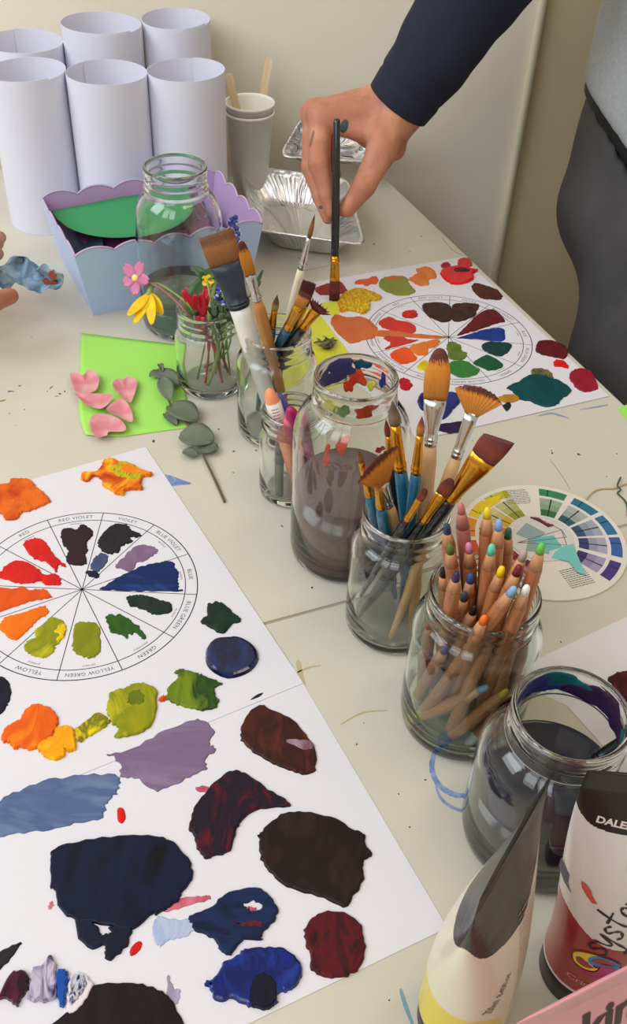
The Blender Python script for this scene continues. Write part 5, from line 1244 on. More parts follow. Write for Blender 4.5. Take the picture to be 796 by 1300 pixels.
# ============================================================ acrylic paint tubes
M_capb = mat('black_cap', (24, 22, 24), .35)
def ptube(name, label, x, y, ang, h, r, wcr, capr, caph, regions, mats, rough=.3):
    """standing tube: local x along the crimp, -y is the printed face"""
    t = empty(name, (x, y, .0002), (0, 0, math.radians(ang)), label=label, cat='paint tube')
    cp = [(0, 0), (capr-.001, 0), (capr, .001), (capr, caph-.001), (capr-.0008, caph), (0, caph)]
    mesh('cap', *lathe(cp, 72), M_capb, t)
    n, m_ = 240, 300; vs, fs, ix = [], [], []
    def sec(q):
        z = caph-.0003+(h-caph)*q; s = min(1, max(0, (q-.04)/.90)); e = s*s*(3-2*s)
        rx = r+(wcr-r)*(e**.9); ry = max(.0009, r*math.sqrt(max(0, 1-(e)**1.55))) if q < .945 else .0009
        return z, rx, ry
    for i in range(m_+1):
        z, rx, ry = sec(i/m_)
        for j in range(n):
            a = 2*PI*j/n; vs.append((rx*math.cos(a), ry*math.sin(a), z))
    for i in range(m_):
        for j in range(n):
            fs.append((i*n+j, i*n+(j+1) % n, (i+1)*n+(j+1) % n, (i+1)*n+j))
            p = vs[i*n+j]; z, rx, ry = sec(i/m_); a = 2*PI*(j+.5)/n
            ix.append(regions(p[0]/rx, p[2], p[1] < 0, a))
    fs.append(tuple(range(n))[::-1]); ix.append(ix[0]); fs.append(tuple(m_*n+j for j in range(n))); ix.append(ix[-2])
    o = mesh('tube_body', vs, fs, mats, t, idx=ix)
    def surf(x_, z_, off=.0003):
        q = (z_-caph+.0003)/(h-caph); z, rx, ry = sec(max(0, min(1, q))); u = max(-1, min(1, x_/rx)); return Vector((x_, -ry*math.sqrt(1-u*u)-off, z_))
    return t, surf
def onsurf(name, t, surf, vf, m, x0, z0, ang=0, off=.0003, label=None):
    ca, sa = math.cos(math.radians(ang)), math.sin(math.radians(ang))
    vs = [surf(x0+ca*p[0]-sa*p[1], z0+sa*p[0]+ca*p[1], off) for p in vf[0]]
    o = mesh(name, vs, vf[1], m, t, smooth=False)
    if label: o['label'] = label
    return o
def gridquad(w_, h_, n=10): 
    vs = [(-w_/2+w_*i/n, -h_/2+h_*j/n) for i in range(n+1) for j in range(n+1)]
    return vs, [(i*(n+1)+j, (i+1)*(n+1)+j, (i+1)*(n+1)+j+1, i*(n+1)+j+1) for i in range(n) for j in range(n)]
M_blackpl = mat('black_tube_plastic', (28, 24, 24), .3, coat=.15)
M_clearbl = mat('smoky_tube_plastic', (40, 34, 32), .32, coat=.15, spec=.4, rgb2=(26, 22, 21), nscale=45, bump=.5, bscale=60)
M_lab = mat('white_label', (224, 216, 210), .3, coat=.3)
M_laby = mat('cream_label', (226, 220, 196), .3, coat=.3)
M_redl = mat('crimson_label', (150, 20, 34), .25, coat=.4)
M_yell = mat('yellow_label', (226, 206, 20), .25, coat=.4)
M_inkt = mat('label_print', (34, 26, 26), .4)
def script3(s=.0165, w=.00062):
    """handwritten lettering as ribbons, reading along +x from the origin"""
    L = [[[(.45, .42), (.25, .5), (.1, .38), (.3, .25), (.4, .12), (.2, 0), (.02, .08)]], [[(.0, .5), (.1, .15), (.25, .1), (.4, .5), (.37, .1), (.22, -.35), (-.05, -.4)]],
         [[(.45, .42), (.25, .5), (.1, .38), (.3, .25), (.4, .12), (.2, 0), (.02, .08)]], [[(.22, .95), (.15, .3), (.2, .02), (.42, .1)], [(-.08, .55), (.45, .6)]],
         [[(.05, .22), (.35, .3), (.32, .48), (.14, .46), (.05, .2), (.18, 0), (.42, .1)]], [[(.0, .5), (.05, .0), (.1, .35), (.22, .5), (.27, .05), (.32, .35), (.44, .5), (.5, .05), (.66, .08)]],
         [[(.1, .85), (.4, 1.0), (.52, .78), (.25, .55), (.55, .35), (.45, .02), (.05, .0)]]]
    wd_ = [.55, .5, .55, .5, .5, .95, .7]; x = 0; parts = []
    for g_, a in zip(L, wd_):
        for st in g_:
            p = spline([Vector(((q[0]+x+q[1]*.18)*s, q[1]*s*1.15, 0)) for q in st], 6); l_, r2 = [], []
            for i in range(len(p)):
                t_ = (p[min(i+1, len(p)-1)]-p[max(i-1, 0)]).normalized(); k = Vector((-t_.y, t_.x, 0))*w*(1+.35*math.sin(i)); l_.append(p[i]+k); r2.append(p[i]-k)
            n_ = len(p); parts.append((l_+r2, [(i, i+1, n_+i+1, n_+i) for i in range(n_-1)]))
        x += a
    return join(*parts)
# red tube, printed face to the viewer
def reg_red(u, z, front, a):
    band = .150+.012*abs(u)**8
    if z > band: return 0
    sw = .072+.018*u*u+(.012 if u > .2 else 0)*(u-.2) if front else .08
    if z < .0215: return 3 if z > .0195 else 2
    return 2 if z < sw else 1
RT, rsf = ptube('acrylic_paint_tube', 'upright acrylic paint tube with black hanging top, white label and crimson red base', .158, .243, -3, .186, .0235, .0365, .0225, .020, reg_red, [M_blackpl, M_lab, M_redl, M_lab])
mesh('hanging_hole', *[([(x*1+(-.0045), -.0016, .172+z) for x, z in [(math.cos(a)*.0065*(1 if abs(math.cos(a)) < .99 else 1), math.sin(a)*.0035) for a in [2*PI*i/24 for i in range(24)]]]), [tuple(range(24))]], mat('hole_beige', (196, 186, 160), .6), RT, smooth=False)
v, f = glyphs('DALER', .0054, bold=.0002); onsurf('brand_print', RT, rsf, (v, f), M_lab, -.0185, .1560, -3, label='DALER in white capitals')
v, f = script3(); onsurf('brand_print', RT, rsf, (v, f), M_inkt, -.0050, .064, 77, label='system 3 in black script')
v, f = glyphs('Crimson', .0060, bold=.0001); onsurf('brand_print', RT, rsf, (v, f), mat('pink_print', (216, 130, 140), .4), -.0055, .0335, 0, label='Crimson in pale letters')
def comma(a0, R, n=16):
    """one blade of the three-part swirl: sector whose sides twist towards the centre"""
    tw = 1.5; f = lambda q, a: ((.16+.84*q)*R*math.cos(a+tw*(1-q)), (.16+.84*q)*R*math.sin(a+tw*(1-q)))
    pts = [f(i/n, a0) for i in range(n)]; pts += [f(1, a0+2.09*i/n) for i in range(n)]; pts += [f(1-i/n, a0+2.09) for i in range(n+1)]
    pts += [f(0, a0+2.09*(1-i/4)) for i in range(1, 4)]
    return pts
def flatpoly(pts):
    v = [Vector((x, y, 0)) for x, y in pts]; t = tessellate_polygon([v]); return [(p.x, p.y) for p in v], [tuple(q) for q in t]
ringp = ([(.0115*k*math.cos(2*PI*i/40), .0105*k*math.sin(2*PI*i/40)) for i in range(40) for k in (1, 1.05)], [(2*i, 2*i+1, (2*i+3) % 80, (2*i+2) % 80) for i in range(40)])
onsurf('swirl_logo', RT, rsf, ringp, mat('logo_ring', (120, 30, 40), .4), -.0060, .0545, 0, .0003)
for k, (a0, c) in enumerate([(1.6, (228, 206, 60)), (-.4, (50, 130, 190)), (3.9, (176, 20, 110))]):
    o = onsurf('swirl_logo', RT, rsf, flatpoly([(x, y*.92) for x, y in comma(a0, .0110)]), mat('logo_%d' % k, c, .35), -.0060, .0545, 0, .0004+.0001*k, label=['yellow blade of the swirl logo', 'blue blade of the swirl logo', 'magenta blade of the swirl logo'][k])
v, f = flatpoly([(-.002, .006), (.001, .003), (.002, 0), (.005, -.004), (.003, -.005), (0, -.002), (-.003, .002), (-.004, .006)]); onsurf('paint_smear', RT, rsf, (v, f), mat('coral_paint', (206, 84, 70), .35), -.021, .108, 0, .0006, label='coral paint fleck')
v, f = flatpoly([(-.002, .008), (.001, .003), (.0005, -.004), (.002, -.009), (-.001, -.007), (-.003, 0)]); onsurf('paint_smear', RT, rsf, (v, f), mat('navy_smudge', (62, 62, 82), .35), -.030, .108, 10, .0006, label='navy paint smudge')
# yellow tube, seen from its side
def reg_yel(u, z, front, a):
    band = .128+.030*max(0, u)**1.2*(1 if front else 1)+.014*(abs(u)**10)
    if z > band: return 0
    yl = .058-.034/(1+math.exp(-(u+.25)*9)) if front else .058
    return 2 if z < yl else 1
YT, ysf = ptube('acrylic_paint_tube', 'upright acrylic paint tube seen edge on, smoky top, cream label and yellow base', .0885, .214, 58, .186, .0225, .0350, .0215, .018, reg_yel, [M_clearbl, M_laby, M_yell])
v, f = glyphs('250ml  8.45fl.oz', .0052, bold=.00005); onsurf('volume_print', YT, ysf, (v, f), mat('grey_print', (110, 104, 92), .5), -.0150, .083, 78, label='250ml 8.45fl.oz in grey letters')
r_ = random.Random(8); parts = []
for k in range(24):
    z0 = .135-k*.0036; x = -.004; xe = .027
    while x < xe:
        l = min(r_.uniform(.0015, .004), xe-x); parts.append(gridquad(l, .0007, 2)); parts[-1] = ([(x+l/2+p[0], z0+p[1]-(x*.12)) for p in parts[-1][0]], parts[-1][1]); x += l+.0009
v, f = [], []
for a, b in parts: o_ = len(v); v += a; f += [tuple(i+o_ for i in g) for g in b]
o = onsurf('small_print', YT, ysf, (v, f), mat('grey_print2', (168, 160, 146), .5), 0, 0, 0, .0003); o['kind'] = 'stuff'
v, f = glyphs('Primary Yellow', .0055); onsurf('colour_print', YT, ysf, (v, f), mat('olive_print', (110, 96, 20), .5), -.004, .0215, 0, label='small olive print')
# pink tube in the very front
M_pinkl = mat('pink_label', (216, 150, 158), .3, coat=.3)
pa = G(650, 1303, .178); pb = G(796, 1229, .178); dd = (pb-pa); an = math.degrees(math.atan2(dd.y, dd.x)); mid = pa+dd.normalized()*.037
PT, psf = ptube('acrylic_paint_tube', 'pink tube in the bottom right corner with big dark letters', mid.x, mid.y, an, .178, .022, .0365, .020, .018, lambda u, z, fr, a: 0, [M_pinkl])
v, f = glyphs('kin', .023, shear=.0, bold=.0008); onsurf('brand_print', PT, psf, (v, f), mat('brown_print', (50, 30, 30), .4), .0095, .150, 0, label='kin in heavy dark letters')
# blue stained tissue at the left edge
def tissue():
    c = G(33, 350, .055); n = 30; vs, fs = [], []; r_ = random.Random(12)
    t = empty('stained_tissue', (c.x, c.y, c.z), label='crumpled pale blue stained tissue pinched by fingers at the left edge', cat='tissue')
    for s in (0, 1):
        for i in range(n+1):
            for j in range(n+1):
                u, v = i/n*2-1, j/n*2-1
                x = .038*u*(1-.25*v*v); z = .016*v*(1-.35*u*u)+.004*math.sin(7*u+3*v)
                y = .005*math.sin(3*u+2)+.005*math.sin(3*v+3*u)+.002*math.sin(8*u-5*v)+s*.0006
                vs.append((x, y, z+.003*math.sin(9*u)))
    m_ = (n+1)**2
    for i in range(n):
        for j in range(n):
            q = (i*(n+1)+j, (i+1)*(n+1)+j, (i+1)*(n+1)+j+1, i*(n+1)+j+1); fs.append(q); fs.append(tuple(m_+k for k in q[::-1]))
    rim_ = [i*(n+1) for i in range(n+1)]+[n*(n+1)+j for j in range(1, n+1)]+[i*(n+1)+n for i in range(n-1, -1, -1)]+[j for j in range(n-1, 0, -1)]
    for i in range(len(rim_)): a, b = rim_[i], rim_[(i+1) % len(rim_)]; fs.append((a, b, b+m_, a+m_))
    fixn(mesh('tissue_sheet', vs, fs, mat('blue_tissue', (150, 182, 206), .7, rgb2=(104, 132, 164), nscale=45, dist=1, rgb3=(176, 204, 222)), t))
    M_rust = mat('rust_paint', (150, 72, 50), .5)
    for (x, z, a, b) in [(.022, -.006, .009, .004), (.030, .008, .004, .005), (-.010, .012, .008, .003)]:
        pts = [(x+a*math.cos(q)*r_.uniform(.8, 1.1), z+b*math.sin(q)*r_.uniform(.8, 1.1)) for q in [2*PI*k/16 for k in range(16)]]
        yf = .005*math.sin(3*(x/.038)+2)+.005*math.sin(3*(z/.016)+3*(x/.038))+.002*math.sin(8*(x/.038)-5*(z/.016))
        v = [(px_, yf-.0022, pz) for px_, pz in pts]+[(px_, yf+.001, pz) for px_, pz in pts]; k = 16
        f = [tuple(range(k)), tuple(range(k, 2*k))[::-1]]+[(i, (i+1) % k, k+(i+1) % k, k+i) for i in range(k)]
        o = mesh('paint_stain', v, f, M_rust if x > 0 else mat('grey_stain', (92, 104, 110), .6), t, smooth=False); o['label'] = 'rust brown stain' if x > 0 else 'grey stain'
    return t
TIS = tissue()
# ============================================================ people (smooth skinned surfaces)
def cap(P, a, b, ra, rb):
    a = np.array(a); b = np.array(b); ab = b-a; L2 = max(1e-12, float(ab@ab))
    t = np.clip(((P-a)@ab)/L2, 0, 1); return np.linalg.norm(P-a-t[..., None]*ab, axis=-1)-(ra+(rb-ra)*t)
def smin(a, b, k):
    h = np.clip(.5+.5*(b-a)/k, 0, 1); return b*(1-h)+a*h-k*h*(1-h)
def nets(f, lo, hi, s):
    lo = np.array(lo, float); hi = np.array(hi, float); n = np.ceil((hi-lo)/s).astype(int)+1
    ax = [lo[i]+s*np.arange(n[i]) for i in range(3)]
    V = np.empty(n)
    for i in range(n[0]):
        Y, Z = np.meshgrid(ax[1], ax[2], indexing='ij'); P = np.stack([np.full_like(Y, ax[0][i]), Y, Z], -1); V[i] = f(P)
    neg = V < 0; c = [m-1 for m in n]
    acc = np.zeros((*c, 3)); cnt = np.zeros(c)
    for axis in range(3):
        o = [(0, 0), (0, 1), (1, 0), (1, 1)]; oth = [k for k in range(3) if k != axis]
        for p, q in o:
            s0 = [slice(0, c[k]) for k in range(3)]; s0[oth[0]] = slice(p, p+c[oth[0]]); s0[oth[1]] = slice(q, q+c[oth[1]])
            s1 = list(s0); s1[axis] = slice(1, 1+c[axis]); A_ = V[tuple(s0)]; B_ = V[tuple(s1)]
            cr = (A_ < 0) != (B_ < 0); t = np.where(cr, A_/np.where(cr, A_-B_, 1), 0)
            off = np.zeros((*c, 3)); off[..., axis] = t; off[..., oth[0]] = p; off[..., oth[1]] = q
            acc += off*cr[..., None]; cnt += cr
    act = cnt > 0; idx = -np.ones(c, int); idx[act] = np.arange(act.sum())
    I = np.argwhere(act); vs = lo+(I+acc[act]/cnt[act][:, None])*s; fs = []
    for axis in range(3):
        oth = [k for k in range(3) if k != axis]
        s0 = [slice(1, c[k]) for k in range(3)]; s0[axis] = slice(0, c[axis]); s1 = list(s0); s1[axis] = slice(1, c[axis]+1)
        A_ = neg[tuple(s0)]; B_ = neg[tuple(s1)]; E_ = np.argwhere(A_ != B_)
        base = E_.copy(); 
        for k in oth: base[:, k] += 1
        flip = A_[tuple(E_.T)]
        def g(d0, d1):
            q = base.copy(); q[:, oth[0]] -= d0; q[:, oth[1]] -= d1; return idx[tuple(q.T)]
        a, b, c_, d = g(1, 1), g(0, 1), g(0, 0), g(1, 0); Q = np.stack([a, b, c_, d], 1)
        if axis == 1: flip = ~flip
        Q[~flip] = Q[~flip][:, ::-1]; fs.append(Q)
    fs = np.concatenate(fs); fs = fs[(fs >= 0).all(1)]
    return vs, fs
def npmesh(name, vs, fs, m, parent):
    me = bpy.data.meshes.new(name); me.from_pydata(vs.tolist(), [], fs.tolist()); me.update()
    return link(name, me, m, parent)
M_skin = mat('skin', (196, 138, 110), .5, rgb2=(184, 120, 94), nscale=28, sss=.12, bump=.12, bscale=260, rgb3=(208, 152, 122), soft=.2, spec=.35)
M_sleeve = mat('navy_knit', (24, 29, 48), .85, bump=.25, bscale=500, rgb2=(27, 32, 50), nscale=40, sheen=.0)
M_tee = mat('heather_grey', (178, 182, 184), .9, rgb2=(160, 164, 168), nscale=260, bump=.15, bscale=400, soft=.25)
M_trs = mat('charcoal_trousers', (78, 76, 77), .85, rgb2=(70, 68, 70), nscale=20, bump=.08, bscale=500)
M_belt = mat('black_belt', (18, 18, 20), .6)
M_hair = mat('dark_hair', (52, 38, 28), .7)
DB = 1.035
def w3(x, y, d): return np.array(W(x, y, d))
J = dict(
 i0=w3(407, 148, DB+.004), i1=w3(405, 207, DB-.002), i2=w3(415, 246, DB+.006), i3=w3(421, 270, DB+.010),
 m0=w3(399, 144, DB+.022), m1=w3(396, 212, DB+.020), m2=w3(408, 250, DB+.020), m3=w3(417, 276, DB+.018),
 r0=w3(404, 142, DB+.042), r1=w3(398, 198, DB+.046), r2=w3(408, 230, DB+.044), r3=w3(420, 246, DB+.036),
 p0=w3(424, 142, DB+.058), p1=w3(412, 182, DB+.064), p2=w3(416, 206, DB+.062), p3=w3(426, 222, DB+.054),
 t0=w3(497, 158, DB+.002), t1=w3(484, 193, DB-.008), t2=w3(462, 236, DB-.005), t3=w3(441, 266, DB+.007),
 w0=w3(503, 137, DB+.012), c0=w3(470, 148, DB+.020), h0=w3(497, 186, DB+.034), h1=w3(470, 170, DB+.046))
el = w3(668, -105, .93)
def handf(P):
    d = None
    for k, (r0, r1, r2, r3) in dict(i=(.0128, .0112, .0088, .0070), m=(.0125, .0112, .0092, .0072), r=(.0122, .0108, .0090, .0074), p=(.0110, .0094, .0080, .0066)).items():
        q = smin(smin(cap(P, J[k+'0'], J[k+'1'], r0, r1), cap(P, J[k+'1'], J[k+'2'], r1*1.0, r2), .003), cap(P, J[k+'2'], J[k+'3'], r2, r3), .003)
        d = q if d is None else smin(d, q, .0022)
    palm = cap(P, J['i0'], J['w0'], .0138, .024)
    for k, r in (('m0', .0142), ('r0', .0140), ('p0', .0125)): palm = smin(palm, cap(P, J[k], J['w0'], r, .024), .010)
    palm = smin(palm, cap(P, J['c0'], J['h1'], .016, .014), .010); palm = smin(palm, cap(P, J['w0'], J['h0'], .022, .013), .010)
    palm = smin(palm, cap(P, J['p0'], J['h0'], .010, .014), .010)
    th = smin(smin(cap(P, J['t0'], J['t1'], .0185, .0155), cap(P, J['t1'], J['t2'], .0150, .0120), .005), cap(P, J['t2'], J['t3'], .0124, .0084), .003)
    web = cap(P, w3(437, 163, DB+.006), w3(478, 172, DB+.004), .0085, .013)
    palm = smin(palm, web, .010)
    d = smin(d, palm, .007); d = smin(d, th, .009)
    wr = smin(cap(P, J['w0'], J['w0']+(el-J['w0'])*.14, .0255, .0265), cap(P, J['w0'], J['w0']+(el-J['w0'])*.62, .0245, .037), .01)
    d = smin(d, wr, .012)
    # tendons and knuckle relief
    return d-.0004*np.sin(P[..., 0]*420+P[..., 2]*160)*np.exp(-((P[..., 2]-J['i1'][2])/.02)**2)*.5
pts = np.array(list(J.values())); tgt = J['w0']+(el-J['w0'])*.62
lo = np.minimum(pts.min(0), tgt)-.045; hi = np.maximum(pts.max(0), tgt)+.045
PER = empty('person', (.40, 1.10, -.75), label='person in navy sleeve, grey t-shirt and charcoal trousers holding a brush over the table', cat='person')
off = np.array(PER.location)
hv, hf_ = nets(handf, lo, hi, .0018)
sh_p = np.array((.47, 1.09, .60)); hipc = np.array((.425, 1.13, .10))
def bodyf(P):
    d = cap(P, hipc, (.43, 1.12, .32), .125, .115); d = smin(d, cap(P, (.43, 1.12, .32), (.44, 1.11, .56), .115, .12), .06)
    d = smin(d, cap(P, (.47, 1.09, .60), (.55, 1.20, .60), .055, .055), .05)
    d = smin(d, cap(P, (.44, 1.14, .62), (.40, 1.14, .74), .055, .052), .03)
    hd = np.linalg.norm((P-np.array((.375, 1.14, .84)))/np.array((.098, .078, .118)), axis=-1)*.09-.09
    d = smin(d, hd, .02)
    d = smin(d, cap(P, (.285, 1.14, .835), (.270, 1.14, .815), .010, .013), .012)      # nose
    d = smin(d, cap(P, (.38, 1.055, .83), (.385, 1.052, .85), .012, .014), .006); d = smin(d, cap(P, (.38, 1.225, .83), (.385, 1.228, .85), .012, .014), .006)
    d = smin(d, cap(P, el, sh_p, .040, .050), .03); d = smin(d, cap(P, J['w0']+(el-J['w0'])*.5, el, .034, .040), .01)
    d = smin(d, cap(P, (.55, 1.19, .60), (.62, 1.20, .33), .05, .042), .02); d = smin(d, cap(P, (.62, 1.20, .33), (.62, 1.17, .08), .04, .028), .02)
    d = smin(d, cap(P, (.62, 1.17, .08), (.62, 1.16, -.02), .028, .022), .02)
    return d
bv, bf_ = nets(bodyf, (.10, .85, -.08), (.74, 1.36, 1.0), .010)
allv = np.concatenate([hv, bv])-off; allf = np.concatenate([hf_, bf_+len(hv)])
body = npmesh('body', allv, allf, M_skin, PER)
# clothing
def hem(P): return np.clip(.168-1.05*(P[..., 0]-.29), .05, .19)
def legf(P):
    d = cap(P, (.425, 1.04, .02), (.375, 1.00, -.30), .118, .085); d = smin(d, cap(P, (.375, 1.00, -.30), (.38, .99, -.70), .085, .07), .03)
    d2 = cap(P, (.50, 1.16, .02), (.52, 1.17, -.30), .118, .085); d2 = smin(d2, cap(P, (.52, 1.17, -.30), (.53, 1.17, -.70), .085, .07), .03)
    d = smin(d, d2, .03); d = smin(d, cap(P, (.425, 1.13, .06), (.425, 1.13, .19), .150, .137), .05)
    d = np.maximum(d, P[..., 2]-hem(P)+.012); d = np.maximum(d, -.70-P[..., 2])
    fold = .0035*np.sin(P[..., 2]*38+P[..., 0]*25+2*np.sin(P[..., 1]*22))*np.exp(-((P[..., 2]-.0)/.14)**2)
    return d-fold
tv, tf_ = nets(legf, (.20, .82, -.74), (.68, 1.34, .26), .008)
npmesh('trousers', tv-off, tf_, M_trs, PER)
def beltf(P):
    d = cap(P, (.425, 1.13, .0), (.425, 1.13, .26), .151, .143); return np.maximum(np.maximum(d, P[..., 2]-hem(P)-.012), hem(P)-.013-P[..., 2])
v_, f_ = nets(beltf, (.25, .95, .0), (.60, 1.30, .27), .005); npmesh('belt', v_-off, f_, M_belt, PER)
def teef(P):
    d = cap(P, (.425, 1.13, .02), (.43, 1.12, .40), .158, .145); d = smin(d, cap(P, (.43, 1.12, .40), (.44, 1.11, .56), .145, .140), .05)
    d = smin(d, cap(P, (.47, 1.09, .60), (.55, 1.20, .60), .068, .068), .06)
    d = smin(d, cap(P, sh_p, sh_p+(el-sh_p)*.45, .064, .060), .03)
    d = smin(d, cap(P, (.55, 1.19, .60), (.59, 1.195, .46), .062, .056), .03)
    d = np.maximum(d, hem(P)-P[..., 2]); d = np.maximum(d, P[..., 2]-.665)
    return d-.003*np.sin(P[..., 2]*50+P[..., 0]*40)*np.sin(P[..., 1]*30)
v_, f_ = nets(teef, (.10, .90, .02), (.70, 1.34, .70), .009); npmesh('t_shirt', v_-off, f_, M_tee, PER)
def hairf(P):
    d = np.linalg.norm((P-np.array((.390, 1.14, .855)))/np.array((.105, .088, .122)), axis=-1)*.095-.095
    return np.maximum(d, -(cap(P, (.27, 1.14, .80), (.30, 1.14, .83), .06, .07)))
v_, f_ = nets(hairf, (.26, 1.03, .72), (.52, 1.25, 1.0), .008); npmesh('hair', v_-off, f_, M_hair, PER)
for y in (1.112, 1.168):
    v, f = loft([(-.004, .001, .001), (-.002, .006, .004), (0, .008, .005), (.002, .006, .004), (.004, .001, .001)], 12)
    mesh('eye', [Vector(p)+Vector((.290, y, .852))-Vector(off) for p in v], f, M_blackpl, PER)
v, f = loft([(-.004, .002, .016), (0, .004, .024), (.004, .002, .016)], 14); mesh('mouth', [Vector(p)+Vector((.290, 1.14, .788))-Vector(off) for p in v], f, mat('lips', (168, 92, 84), .5), PER)
# navy sleeve: open cuff tube along the forearm
w0 = Vector(J['w0']); elv = Vector(el); cd = (elv-w0).normalized()
start = w0+cd*.004
path = [start, start+cd*.03, w0.lerp(elv, .35), w0.lerp(elv, .6), w0.lerp(elv, .85), elv+Vector((.006, .004, .006)), elv.lerp(Vector(sh_p), .3), elv.lerp(Vector(sh_p), .62)]
P_ = spline(path, 12); n = 64; vs, fs = [], []; rad0 = []
Ls = [0]; 
for i in range(1, len(P_)): Ls.append(Ls[-1]+(P_[i]-P_[i-1]).length)
def srad(s): return .0355+.0095*min(1, s/.10)+.010*min(1, max(0, (s-.10)/.14))
prev = RV.copy()
frames = []
for i, p in enumerate(P_):
    t = (P_[min(i+1, len(P_)-1)]-P_[max(i-1, 0)]).normalized(); a = (prev-t*prev.dot(t)).normalized(); prev = a; frames.append((p, a, t.cross(a)))
for s in (0, 1):
    for i, (p, a, b) in enumerate(frames):
        for j in range(n):
            q = 2*PI*j/n; L_ = Ls[i]
            wr = .0011*math.sin(L_*60+1.6*math.sin(q*2)+q)+.0005*math.sin(L_*170+q*3)+.0012*max(0, math.sin(L_*38+q))*math.sin(q*2+L_*25)
            if L_ < .03: wr *= .25
            r = srad(L_)+wr-(.0016 if s else 0)
            if abs(L_-.022) < .0028: r -= .0009
            vs.append(p+a*(r*math.cos(q))+b*(r*math.sin(q))-Vector(off))
m_ = len(frames)*n
for s in (0, 1):
    for i in range(len(frames)-1):
        for j in range(n): fs.append((s*m_+i*n+j, s*m_+i*n+(j+1) % n, s*m_+(i+1)*n+(j+1) % n, s*m_+(i+1)*n+j))
for i in (0, len(frames)-1):
    for j in range(n): fs.append((i*n+j, i*n+(j+1) % n, m_+i*n+(j+1) % n, m_+i*n+j))
o = mesh('sleeve', vs, fs, M_sleeve, PER); fixn(o); o['label'] = 'navy blue long sleeve with a stitched cuff'
for o in PER.children:
    if o.name.startswith('body'): pass
# nails and paint marks laid on the skin
def onskin(name, px, py, rx, ry, ang, m, bulge=.0004, label=None):
    """small oval patch draped on the hand where the pixel ray meets it"""
    from mathutils.bvhtree import BVHTree
    global BVH
    if 'BVH' not in globals(): BVH = BVHTree.FromPolygons([tuple(v) for v in hv], [tuple(int(i) for i in q) for q in hf_])
    vs, fs = [], []; n = 20; L = (0, .35, .7, 1); ok = True
    for l in L:
        for j in range(n if l else 1):
            a = 2*PI*j/n; u, v = rx*l*math.cos(a), ry*l*math.sin(a); ca, sa = math.cos(ang), math.sin(ang)
            d = (G(px+u*ca-v*sa, py+u*sa+v*ca)-CAM).normalized(); h = BVH.ray_cast(CAM, d)
            if h[0] is None: return None
            nn = h[1] if h[1].dot(d) < 0 else -h[1]
            vs.append(h[0]+nn*(.0003+bulge*(1-l*l))-Vector(off))
    for j in range(n): fs.append((0, 1+j, 1+(j+1) % n))
    for l in range(len(L)-2):
        for j in range(n): fs.append((1+l*n+j, 1+(l+1)*n+j, 1+(l+1)*n+(j+1) % n, 1+l*n+(j+1) % n))
    o = mesh(name, vs, fs, m, PER)
    if label: o['label'] = label
    return o
M_nail = mat('nail', (220, 158, 138), .3)
onskin('thumbnail', 437, 268, 5, 8, .25, M_nail)
onskin('paint_mark', 437, 160, 5, 9, .3, mat('teal_skin_paint', (46, 74, 72), .5, rgb2=(80, 84, 74), nscale=200), label='dark teal paint smudge on the web of the hand')
onskin('paint_mark', 396, 176, 1.6, 11, .25, mat('grey_skin_paint', (140, 98, 84), .6), label='faint grey smudge on the finger')
onskin('paint_mark', 407, 263, 2.4, 2.4, .2, mat('grey_skin_paint2', (96, 80, 92), .6), label='small violet grey smudge at the fingertip')

# the held brush
brush('flat_brush', 'black handled brush with gold ferrule and dark red bristles held upright by the hand', (.0118, .9510, .0022), (.0048, 1.0125, .1745), (425, 358), (426.5, 325), 'flat', .0105, .0043, M_black, M_gold, B_dark, fr=.0046, hend=.0036)

# fingers at the left edge holding the stained tissue
P2 = empty('person', (-.62, .80, -.75), label='person mostly out of frame at the left, fingertips pinching a blue stained tissue', cat='person')
off2 = np.array(P2.location)
K2 = dict(t3=np.array(G(13, 376, .053)), t2=np.array(G(-12, 384, .060)), i3=np.array(G(-4, 322, .066)), i2=np.array(G(-28, 330, .080)))
t1 = K2['t2']+np.array((-.036, -.012, .010)); i1 = K2['i2']+np.array((-.026, .004, .014)); i0 = i1+np.array((-.036, -.006, -.002)); wr2 = i0+np.array((-.085, -.035, .008))
def hand2(P):
    d = smin(cap(P, K2['t3'], K2['t2'], .0080, .0100), cap(P, K2['t2'], t1, .0100, .0140), .004)
    for k, (dz, dy) in enumerate([(0, 0), (.002, .018), (-.002, .035), (-.008, .050)]):
        v = np.array((-.004*k, dy, dz)); q = smin(smin(cap(P, K2['i3']+v, K2['i2']+v, .0070, .0086), cap(P, K2['i2']+v, i1+v, .0088, .0108), .003), cap(P, i1+v, i0+v, .0108, .0128), .003)
        d = smin(d, q, .003) if k else np.minimum(d, q)
        d = smin(d, cap(P, i0+v, wr2+v*.35, .0135, .023), .009)
    d = smin(d, cap(P, t1, wr2, .0150, .024), .010); d = smin(d, cap(P, wr2, wr2+np.array((-.20, -.10, .03)), .025, .034), .012)
    return d
a_l = wr2+np.array((-.20, -.10, .03))
v_, f_ = nets(hand2, np.minimum(a_l, K2['t3'])-np.array((.04, .09, .05)), np.maximum(a_l, K2['i3'])+np.array((.05, .10, .06)), .0028)
npmesh('body', v_-off2, f_, M_skin, P2)
sl = tube(spline([wr2+np.array((-.10, -.05, .015)), a_l, a_l+np.array((-.10, -.06, .04))], 8), [.036+.0006*k for k in range(17)], 32, cap=False)
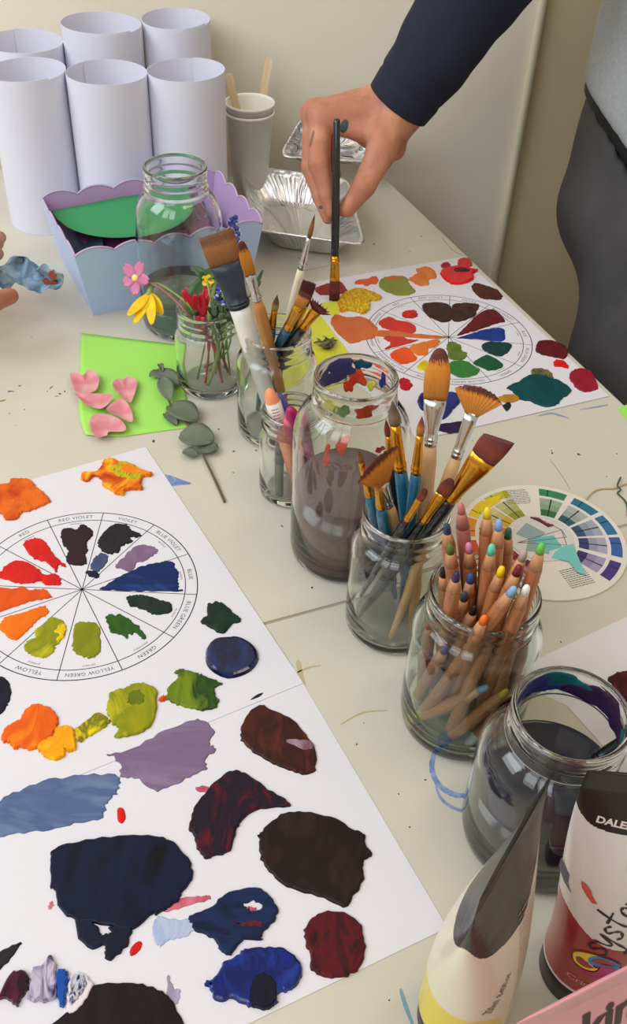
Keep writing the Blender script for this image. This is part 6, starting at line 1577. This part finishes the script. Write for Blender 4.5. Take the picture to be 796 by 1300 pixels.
o = mesh('sleeve', [Vector(p)-Vector(off2) for p in sl[0]], sl[1], mat('grey_sleeve', (96, 92, 96), .85), P2); s_ = o.modifiers.new('thick', 'SOLIDIFY'); s_.thickness = .0015
# ============================================================ light and camera
w = bpy.data.worlds.new('room_light'); S.world = w; w.use_nodes = True
bg = w.node_tree.nodes['Background']; bg.inputs['Color'].default_value = (1.0, .90, .76, 1); bg.inputs['Strength'].default_value = .56
def area(name, loc, target, sx, sy, power, col, shape='RECTANGLE'):
    l = bpy.data.lights.new(name, 'AREA'); l.shape = shape; l.size = sx; l.size_y = sy; l.energy = power; l.color = col
    o = bpy.data.objects.new(name, l); COL.objects.link(o); o.location = loc
    o.rotation_euler = (Vector(target)-Vector(loc)).to_track_quat('-Z', 'Y').to_euler(); return o
for dx in (-.34, .34):
    area('window_daylight', (-.75+dx*.9, -.75-dx*.4, 1.55), (-.1, 1.15, .1), .56, 1.1, 7.5, (.90, .95, 1.0))
area('side_window_daylight', (-1.55, .35, 1.45), (.1, 1.05, 0), 1.0, 1.2, 25, (.84, .92, 1.0))
area('ceiling_lamp', (.7, .5, 1.9), (.2, .9, 0), .9, .25, 6, (1.0, .86, .66))
cam = bpy.data.cameras.new('camera'); co = bpy.data.objects.new('camera', cam); COL.objects.link(co); S.camera = co
cam.sensor_fit = 'VERTICAL'; cam.sensor_height = 24; cam.lens = F/1300*24; cam.clip_start = .02; cam.clip_end = 30
M = Matrix((RV, UV, -FWD)).transposed().to_4x4(); M.translation = CAM; co.matrix_world = M
S.view_settings.view_transform = 'Standard'; S.view_settings.look = 'None'; S.view_settings.gamma = 1; S.view_settings.exposure = -0.14
S.view_settings.use_curve_mapping = False
S.cycles.max_bounces = 24; S.cycles.transmission_bounces = 20; S.cycles.glossy_bounces = 6; S.cycles.transparent_max_bounces = 16; S.cycles.diffuse_bounces = 4
S.cycles.sample_clamp_indirect = 8; S.cycles.blur_glossy = 1.0
S.cycles.caustics_refractive = True; S.cycles.caustics_reflective = True
